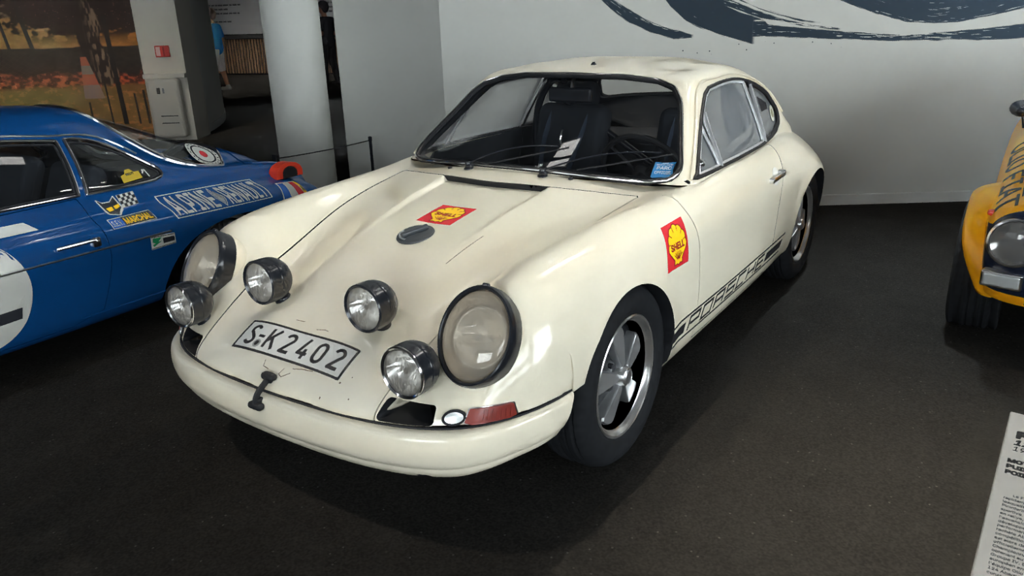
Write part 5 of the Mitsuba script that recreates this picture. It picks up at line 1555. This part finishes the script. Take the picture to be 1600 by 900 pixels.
# round sticker on the rear window
rp = aff.rotate(aff.scale(Point(0, 0).buffer(1, quad_segs=24), .085, .092), 0)
put_rs = lambda nm, pl, off, bs, par, **kw: put(nm, drape(aff.translate(pl, .235, .535), ATOP, off, .02, thick=.001), bs, par, smooth=True, **kw)
kr = put_rs('round_sticker', rp, .004, PW, blue, label='round white sticker on the rear window')
put_rs('ring', aff.scale(rp, .72, .72).difference(aff.scale(rp, .62, .62)), .0048, PB, kr)
put_rs('centre', aff.scale(rp, .24, .24), .0048, RED, kr)
for i in range(20):
    t_ = 2 * PI * i / 20
    put_rs('dot', Point(.073 * math.cos(t_), .079 * math.sin(t_)).buffer(.0042), .0048, PB, kr)
for k in set(scene) - before:
    if k.startswith(blue + '__'):
        scene[k]['to_world'] = T(AM.tolist()) @ T(scene[k]['to_world']) if 'to_world' in scene[k] else T(AM.tolist())
GROUP_MAT.update(shell=CREAM, edge=CREAM, cut=CREAM)

# ---------------------------------------------------------------- the yellow car at the right edge
YPAINT = gloss('yellow_paint', srgb(240, 162, 18), .04)
NAVY = gloss('navy_paint', (.008, .012, .028), .04)
FX = 2.415
fiat = thing('sports_car_002', 'yellow car with a dark blue nose and wide wheel flares', 'car')
F_NOSE = [
    [(0, 1.405, .290), (.30, 1.405, .290), (.52, 1.415, .292), (.66, 1.45, .295), (.715, 1.50, .297), (.735, 1.56, .298), (.74, 1.62, .298)],
    [(0, 1.385, .400), (.30, 1.385, .402), (.53, 1.395, .404), (.675, 1.43, .405), (.735, 1.49, .402), (.755, 1.56, .395), (.76, 1.63, .385)],
    [(0, 1.385, .540), (.30, 1.385, .545), (.53, 1.395, .552), (.68, 1.435, .552), (.745, 1.50, .535), (.765, 1.57, .50), (.77, 1.64, .42)],
    [(0, 1.400, .660), (.30, 1.405, .668), (.53, 1.415, .674), (.68, 1.455, .668), (.748, 1.52, .625), (.768, 1.60, .56), (.772, 1.66, .44)],
]
F_ROWS = [(1.62, .705, (.30, .708), (.53, .722), (.675, .712), (.748, .655), (.772, .56), (.774, .42)),
          (1.95, .750, (.30, .752), (.53, .760), (.675, .745), (.752, .680), (.780, .56), (.776, .36)),
          (2.35, .790, (.30, .790), (.53, .794), (.675, .775), (.756, .700), (.785, .56), (.770, .28)),
          (2.80, .825, (.30, .824), (.53, .822), (.680, .800), (.762, .720), (.790, .56), (.765, .24)),
          (3.30, .850, (.30, .848), (.53, .842), (.690, .815), (.766, .730), (.792, .56), (.765, .23)),
          (3.60, .850, (.30, .848), (.53, .842), (.690, .815), (.766, .730), (.792, .56), (.765, .23)),
          (3.85, .845, (.30, .843), (.53, .838), (.685, .812), (.762, .725), (.788, .56), (.765, .25))]
fnet = F_NOSE + [[(0, y, z0)] + [(h, y, z) for h, z in rest] for y, z0, *rest in F_ROWS]
FB = surf(fnet, 10, [6, 6, 8, 10, 8, 8])
fN = grid_normals(FB); fN *= np.sign(fN[45:, :10, 2].mean())
fV, fF, fNN = solid_from_half(FB)
fb_ = man(fV, fF, fNN); owners[fb_.original_id()] = 'shell'
farch = Polygon(np.vstack([spline([(1.585, .10), (1.59, .30), (1.66, .49), (1.79, .60), (1.95, .640), (2.11, .60), (2.24, .49), (2.31, .30), (2.315, .10)], 50)]))
fb_ = fb_ - cutter(both(prism(farch, 'x', .46, 1.2)), 'well')
# two-tone: a black nose panel up to an arched line above the lamps
nose_xz = Polygon([(-.9, .335), (.9, .335), (.9, .56)] + spline([(.745, .60), (.70, .655), (.60, .69), (.40, .672), (.0, .655)], 50).tolist() + spline([(-.0, .655), (-.40, .672), (-.60, .69), (-.70, .655), (-.745, .60)], 50).tolist()[1:] + [(-.9, .56)])
nz = prism(nose_xz, 'y', 1.2, 1.56)
nose_m = fb_ ^ cutter(nz, 'edge')
rest_m = fb_ - cutter(nz, 'edge')
before = set(scene)
_cr, CREAM = CREAM, YPAINT
GROUP_MAT.update(shell=YPAINT, edge=YPAINT, cut=YPAINT)
list(emit(rest_m, {'shell': 'body', 'well': 'wheel_well'}, fiat))
CREAM = NAVY
list(emit(nose_m, {'shell': 'nose_panel', 'well': 'nose_panel'}, fiat))
CREAM = _cr
GROUP_MAT.update(shell=CREAM, edge=CREAM, cut=CREAM)
FTOP = Map2(np.vstack([FB[20:, :34].reshape(-1, 3), FB[20:, 1:34].reshape(-1, 3) * [-1, 1, 1]])[:, :2], np.vstack([FB[20:, :34].reshape(-1, 3), FB[20:, 1:34].reshape(-1, 3) * [-1, 1, 1]]), np.vstack([fN[20:, :34].reshape(-1, 3), fN[20:, 1:34].reshape(-1, 3) * [-1, 1, 1]]))
FSIDE = FTOP
FFRONT = Map2(np.vstack([FB[:34, :34].reshape(-1, 3), FB[:34, 1:34].reshape(-1, 3) * [-1, 1, 1]])[:, [0, 2]], np.vstack([FB[:34, :34].reshape(-1, 3), FB[:34, 1:34].reshape(-1, 3) * [-1, 1, 1]]), np.vstack([fN[:34, :34].reshape(-1, 3), fN[:34, 1:34].reshape(-1, 3) * [-1, 1, 1]]))
for s in (-1, 1):
    fx = (lambda t: t) if s > 0 else flip
    # wide flare: a band round the arch standing out from the flank
    arcs = spline([(1.600, .27), (1.615, .36), (1.665, .495), (1.785, .605), (1.95, .642), (2.115, .605), (2.235, .495), (2.285, .36), (2.30, .27)], 90)
    PROF = spline([(.700, .040), (.760, .036), (.812, .020), (.850, -.004), (.862, -.030), (.858, -.050), (.848, -.044), (.80, -.012), (.70, .010)], 36)
    ring = []
    cen = np.array([1.95, .30])
    for y, z in arcs:
        o = (np.array([y, z]) - cen); o /= np.linalg.norm(o)
        prof = PROF
        u_ = min(1, max(0, (z - .27) / .30)); tuck = .42 + .58 * math.sin(u_ * PI / 2)
        ring.append([(.70 + (x - .70) * tuck, y + o[0] * d, z + o[1] * d) for x, d in prof])
    ring = np.array(ring); n_, m_ = ring.shape[:2]
    i, j = np.meshgrid(np.arange(n_ - 1), np.arange(m_), indexing='ij'); j2 = (j + 1) % m_
    q = [x.ravel() for x in (i * m_ + j, (i + 1) * m_ + j, (i + 1) * m_ + j2, i * m_ + j2)]
    F = np.vstack([np.stack([q[0], q[1], q[2]], 1), np.stack([q[0], q[2], q[3]], 1)])
    k_ = np.arange(1, m_ - 1)
    F = np.vstack([F, np.stack([0 * k_, k_, k_ + 1], 1), np.stack([0 * k_, k_ + 1, k_], 1) + (n_ - 1) * m_])
    t = trimesh.Trimesh(ring.reshape(-1, 3), F, process=False)
    if t.volume < 0: t.invert()
    put('wheel_flare', fx(t), YPAINT, fiat, smooth=60)
    wheel((.765 * s, 1.95, .300), s, fiat, rad=.300, width=.205)
    # lamp
    k = key_of('headlight', fiat); labels[k] = {'label': 'round headlight in a chrome ring'}
    c = np.array([.655 if s < 0 else .655, 1.43, .553]); Mf = frame((.10, -1, .06), c)
    def fl(prof, nm, bs, **kw):
        t = lathe(prof, 48); t.apply_transform(Mf); return put(nm, fx(t), bs, k, **kw)
    fl([(.099, -.05), (.101, .012), (.098, .022), (.090, .024), (.086, .014), (.084, -.02)], 'ring', CHROME)
    fl([(.0865, .014), (.07, .024), (.045, .031), (.02, .034), (0, .035)], 'lens', 'ribbed_glass', smooth=True)
    fl([(0, -.045), (.03, -.040), (.06, -.018), (.086, .012)], 'reflector', SILVER, smooth=True)
    fl([(0, .0), (.012, -.002), (.015, -.015), (.012, -.045)], 'bulb', CHROME)
    k = key_of('front_indicator', fiat)
    M2 = frame((.16, -1, 0), (.675, 1.428, .395))
    for nm, lo, hi, bs in (('frame', (-.075, -.034, -.03), (.075, .034, .026), CHROME), ('lens', (-.066, -.026, .0), (.066, .026, .032), FROST)):
        t = bbox(lo, hi, .008); t.apply_transform(M2); put(nm, fx(t), bs, k)
    put('side_marker', fx(lathe([(0, .022), (.010, .018), (.014, .008), (.015, 0), (.015, -.02)], 20, (1, -.4, .2), (.752, 1.555, .635))), ORANGE, fiat)
    mk = key_of('wing_mirror', fiat)
    put('housing', fx(trimesh.convex.convex_hull(np.vstack([trimesh.creation.icosphere(2, .045).vertices * [1.3, .9, 1] + [.745, 2.92, .905], trimesh.creation.icosphere(2, .032).vertices + [.74, 2.85, .90]]))), BLACK, mk)
    put('stalk', fx(tube([(.72, 2.94, .80), (.74, 2.93, .89)], .008, 8)), BLACK, mk)
# lettering on the wing crest, reading from the rear towards the front on the car's right side
g = text_poly('OLIO FIAT', 1.0, bold=1); a0, b0, a1, b1 = g.bounds
fs_ = lambda q: FSIDE(np.c_[-.748 + np.asarray(q)[:, 1] * .078, 2.60 - np.asarray(q)[:, 0] * 1.12])
g = aff.affine_transform(g, [1 / (a1 - a0), 0, 0, 1 / (b1 - b0), -a0 / (a1 - a0), -b0 / (b1 - b0)])
lk2 = key_of('wing_lettering', fiat)
for i, gl in enumerate(sorted(polys(g), key=lambda p_: p_.bounds[0])):
    put(lk2.split('__')[-1] if False else 'wing_letter', drape(gl, fs_, .0015, .02, thick=.001), PB, fiat, smooth=True)
for x_ in (-.66,):
    put('wing_line', drape(box(x_ - .004, 1.56, x_ + .004, 2.75), FTOP, .0014, .05, thick=.001), PB, fiat, smooth=True)
# lower valance opening and cabin
put('valance_slot', drape(rounded([(-.60, .298), (-.40, .293), (-.36, .322), (-.56, .330)], .008), FFRONT, .001, .02, thick=.002), RUBBER, fiat)
cab = [[(0, 2.78, .83), (.35, 2.80, .825), (.56, 2.84, .815), (.66, 2.90, .80)], [(0, 3.02, 1.0), (.33, 3.03, .995), (.53, 3.06, .98), (.63, 3.10, .80)], [(0, 3.28, 1.165), (.32, 3.28, 1.16), (.50, 3.30, 1.13), (.64, 3.34, .80)], [(0, 3.55, 1.195), (.32, 3.55, 1.19), (.49, 3.56, 1.155), (.64, 3.57, .80)], [(0, 3.80, 1.18), (.32, 3.80, 1.175), (.485, 3.80, 1.14), (.64, 3.80, .80)]]
cs = surf(cab, 8, [5, 6, 10])
cV, cF, cN = solid_from_half(cs)
cm3 = man(cV, cF, cN); owners[cm3.original_id()] = 'shell'
cwin = cutter(both(prism(rounded([(3.05, .86), (3.72, .86), (3.72, 1.10), (3.36, 1.10), (3.22, 1.03)], .03), 'x', .52, 1.0)), 'lining')
cws = cutter(prism(Polygon([(-.52, .87), (.52, .87), (.44, 1.11), (-.44, 1.11)]), 'y', 2.6, 3.16), 'lining')
_cr, CREAM = CREAM, YPAINT
GROUP_MAT.update(shell=YPAINT, edge=YPAINT, cut=YPAINT)
list(emit(cm3 - cwin - cws, {'shell': 'cabin', 'lining': 'dark_glass'}, fiat))
CREAM = _cr
GROUP_MAT.update(shell=CREAM, edge=CREAM, cut=CREAM)
FM2 = np.eye(4); FM2[0, 3] = FX
for k in set(scene) - before:
    if k.startswith(fiat + '__'):
        scene[k]['to_world'] = T(FM2.tolist())

# ---------------------------------------------------------------- barrier, information panel, visitors
bar = thing('rope_barrier', 'low thin black barrier post with a cord beside the grey wall', 'barrier')
BP = np.array([-2.65, 2.35])
put('post', cat(trimesh.creation.cylinder(radius=.012, height=.55).apply_translation((*BP, .275)), lathe([(0, .575), (.015, .572), (.016, .55), (.014, .54)], 20, at=(*BP, 0))), BLACK, bar)
put('base', lathe([(0, .012), (.10, .010), (.11, 0)], 32, at=(*BP, 0)), BLACK, bar)
put('rope', tube(spline([(*BP, .545), (-2.67, 1.95, .535), (-2.72, 1.45, .54)], 20), .004, 8), RUBBER, bar)
put('post', cat(trimesh.creation.cylinder(radius=.012, height=.55).apply_translation((-2.72, 1.45, .275)), lathe([(0, .575), (.015, .572), (.016, .55), (.014, .54)], 20, at=(-2.72, 1.45, 0))), BLACK, bar)

ip = thing('information_panel', 'slanted white information panel with black French text at the lower right corner', 'panel')
PWH = mat('panel_paint', srgb(222, 214, 202), rough=.55)
tl = np.array([1.794, -.872, .900]); bl = np.array([1.774, -1.32, .765])
yv = tl - bl; L_ = np.linalg.norm(yv); yv /= L_
xv = np.array([.995, .02, .0]); xv -= yv * (xv @ yv); xv /= np.linalg.norm(xv)
zv = np.cross(xv, yv)
IM = np.eye(4); IM[:3, 0], IM[:3, 1], IM[:3, 2], IM[:3, 3] = xv, yv, zv, tl


def onpanel(t):
    t = t.copy(); t.apply_transform(IM); return t


W_ = .42
put('plate', onpanel(bbox((0, -.62, -.006), (W_, 0, 0), .002)), PWH, ip)
bx_ = tl + xv * W_ / 2 + yv * -.30
put('stand', cat(tube([bx_ - zv * .01, (bx_[0], bx_[1] + .03, .02)], .022, 12), lathe([(0, .016), (.16, .014), (.17, 0)], 40, at=(bx_[0], bx_[1] + .03, 0))), BLACK, ip)
PINK = mat('panel_ink', (.02, .019, .018), rough=.6)
sc_ = L_ / .40


def ptext(txt, x, y, h, bold=0, italic=0.0, stretch=1.0):
    g = aff.translate(text_poly(txt, h, bold=bold, italic=italic, stretch=stretch), x, y)
    t = cat(*[trimesh.creation.extrude_polygon(p, .0003, engine='earcut') for p in polys(g)])
    put('text_line', onpanel(t), PINK, ip, smooth=False)


ptext('FIAT', .014, -.053, .0125, bold=10, stretch=1.25)
ptext('124 Abarth', .012, -.068, .0100, bold=5, italic=.25, stretch=1.1)
ptext('1975', .012, -.080, .0085, bold=1, italic=.15, stretch=1.1)
for i, w_ in enumerate(('MOTEUR :', 'PUISSANCE :', 'POIDS :')):
    ptext(w_, .010, -.104 - .0112 * i, .0064, bold=8, stretch=1.25)
lines = ['      La Fiat 124', 'rapidement', 'lesquelles le', 'Pininfarina, et', 'sportive. Dès l', 'en rallye, où', "l'ascension du co", 'développer', 'performante de', 'rachète Abarth,', 'compétition de', 'est alors dével', 'officiellement en', "Championnat d'Eur", 'obtenant au poss', 'Groupe IV. Elle d', 'européen en 1975. L', "l'équipe Olio FIAT est", '124 Abarth engagé', 'constructeur.']
for i, w_ in enumerate(lines):
    ptext(w_, .015, -.166 - .0071 * i, .0040, bold=1, stretch=1.12)
ptext('   The Fiat', .019, -.166 - .0071 * 21.4, .0040, italic=.2, stretch=1.12)


# people
def figure(bones, step=.02, it=8):
    """[(pa, ra, pb, rb)] -> one continuous smoothed body"""
    ms = []
    for a, ra, b, rb in bones:
        s1 = trimesh.creation.icosphere(2, ra).vertices + np.array(a); s2 = trimesh.creation.icosphere(2, rb).vertices + np.array(b)
        ms.append(m3.Manifold.hull_points(np.vstack([s1, s2]).astype(np.float32)))
    m = m3.Manifold.batch_boolean(ms, m3.OpType.Add).refine_to_length(step).to_mesh()
    t = trimesh.Trimesh(np.array(m.vert_properties)[:, :3], np.array(m.tri_verts), process=True)
    trimesh.smoothing.filter_taubin(t, iterations=it)
    return t


def person(at, face, label, cols, h=1.76, shorts=True, cap=False, arm_fwd=True):
    """standing visitor; local x = the way he faces, y = his left; cols (shirt, legs, hair, shoes)"""
    k = thing('person', label, 'person')
    c, s = math.cos(face), math.sin(face)
    M = np.eye(4); M[:3, :3] = [[c, -s, 0], [s, c, 0], [0, 0, 1]]; M[:3, :3] *= h / 1.76; M[:3, 3] = at
    J = {'hip': (0, 0, .93), 'chest': (.0, 0, 1.28), 'neck': (.02, 0, 1.47), 'head': (.05, 0, 1.62)}
    bones = [((0, .07, .93), .115, (0, -.07, .93), .115), ((0, 0, .95), .14, (0, 0, 1.12), .135), ((0, 0, 1.12), .135, (-.01, 0, 1.30), .15), ((-.01, .12, 1.36), .085, (-.01, -.12, 1.36), .085), ((0, 0, 1.40), .075, J['neck'], .055), (J['neck'], .055, (.04, 0, 1.56), .06),
             ((.03, 0, 1.66), .092, (.055, 0, 1.62), .085), ((.075, 0, 1.60), .06, (.085, 0, 1.56), .045), ((.14, 0, 1.615), .014, (.12, 0, 1.64), .012), ((.04, .085, 1.625), .02, (.035, .088, 1.60), .014), ((.04, -.085, 1.625), .02, (.035, -.088, 1.60), .014)]
    hands = []
    for sd in (1, -1):
        x0 = .10 if sd > 0 else -.08
        bones += [((0, .09 * sd, .90), .10, (.02 + x0 * .4, .10 * sd, .50), .062), ((.02 + x0 * .4, .10 * sd, .50), .060, (x0 - .02, .10 * sd, .09), .042), ((x0 - .03, .10 * sd, .055), .045, (x0 + .14, .115 * sd, .035), .032)]
        sh = np.array((-.01, .19 * sd, 1.37)); el = np.array((-.06, .24 * sd, 1.10)); wr = np.array((.20, .15 * sd, 1.10)) if arm_fwd else np.array((.02, .25 * sd, .86))
        bones += [(sh, .062, el, .046), (el, .046, wr, .032)]
        d = (wr - el) / np.linalg.norm(wr - el)
        up = np.array([0, 0, 1.0]); lat = np.cross(d, up); lat /= np.linalg.norm(lat)
        bones += [(wr, .03, wr + d * .07, .032)]
        for f_ in range(4):
            b = wr + d * .085 + lat * (.024 - .016 * f_); m_ = b + d * (.036 - .003 * abs(f_ - 1)); e = m_ + d * .022 - up * .022
            bones += [(b, .0095, m_, .0088), (m_, .0088, e, .0078)]
        bones += [(wr + d * .03 + lat * .026, .011, wr + d * .07 + lat * .050, .009)]
    t = figure(bones); t.apply_transform(M); put('body', t, cols[4], k, smooth=True)
    sh_b = [((0, .075, .94), .128, (0, -.075, .94), .128), ((0, 0, .93), .158, (0, 0, 1.12), .150), ((0, 0, 1.12), .150, (-.01, 0, 1.30), .164), ((-.01, .13, 1.36), .096, (-.01, -.13, 1.36), .096)]
    for sd in (1, -1):
        sh_b += [((-.01, .18 * sd, 1.37), .078, (-.045, .225 * sd, 1.19), .066)]
    t = figure(sh_b); t.apply_transform(M); put('shirt', t, cols[0], k, smooth=True)
    tr = [((0, .08, .90), .122, (0, -.08, .90), .122)]
    for sd in (1, -1):
        x0 = .10 if sd > 0 else -.08
        tr += [((0, .09 * sd, .90), .114, (.02 + x0 * .4, .10 * sd, .48), .084)]
        if not shorts:
            tr += [((.02 + x0 * .4, .10 * sd, .48), .084, (x0 - .02, .10 * sd, .10), .066)]
    t = figure(tr); t.apply_transform(M); put('shorts' if shorts else 'trousers', t, cols[1], k, smooth=True)
    hb = [((.0, 0, 1.685), .105, (.035, 0, 1.70), .097), ((-.02, 0, 1.66), .095, (-.03, 0, 1.60), .066)]
    if cap:
        hb += [((.06, 0, 1.70), .06, (.17, 0, 1.685), .03)]
    t = figure(hb); t.apply_transform(M); put('cap' if cap else 'hair', t, cols[2], k, smooth=True)
    for sd in (1, -1):
        x0 = .10 if sd > 0 else -.08
        t = figure([((x0 - .05, .10 * sd, .05), .05, (x0 + .14, .115 * sd, .04), .040), ((x0 - .03, .10 * sd, .05), .05, (x0 - .02, .10 * sd, .10), .05)]); t.apply_transform(M); put('shoe', t, cols[3], k, smooth=True)
    for sd in (1, -1):
        t = trimesh.creation.icosphere(1, .010).apply_translation((.128, .033 * sd, 1.645)); t.apply_transform(M); put('eye', t, PB, k, smooth=True)
    return k


SKIN = mat('skin', srgb(168, 118, 92), rough=.6)
person((-13.45, 8.83, 0), math.radians(205), 'man in a blue T-shirt and pale shorts standing beyond the curved partition', (mat('shirt_blue', srgb(40, 120, 196), rough=.8), mat('shorts_pale', srgb(196, 192, 186), rough=.8), mat('hair_dark', srgb(46, 36, 32), rough=.7), mat('shoe_white', srgb(214, 212, 206), rough=.6), SKIN), h=1.72)
person((-12.00, 10.75, 0), math.radians(185), 'person in dark clothes and a cap half hidden by the grey wall end', (mat('shirt_dark', (.012, .013, .018), rough=.85), mat('trousers_dark', (.010, .010, .013), rough=.85), mat('cap_dark', (.012, .012, .016), rough=.8), mat('shoe_dark', (.012, .012, .012), rough=.6), SKIN), h=1.80, shorts=False, cap=True, arm_fwd=True)
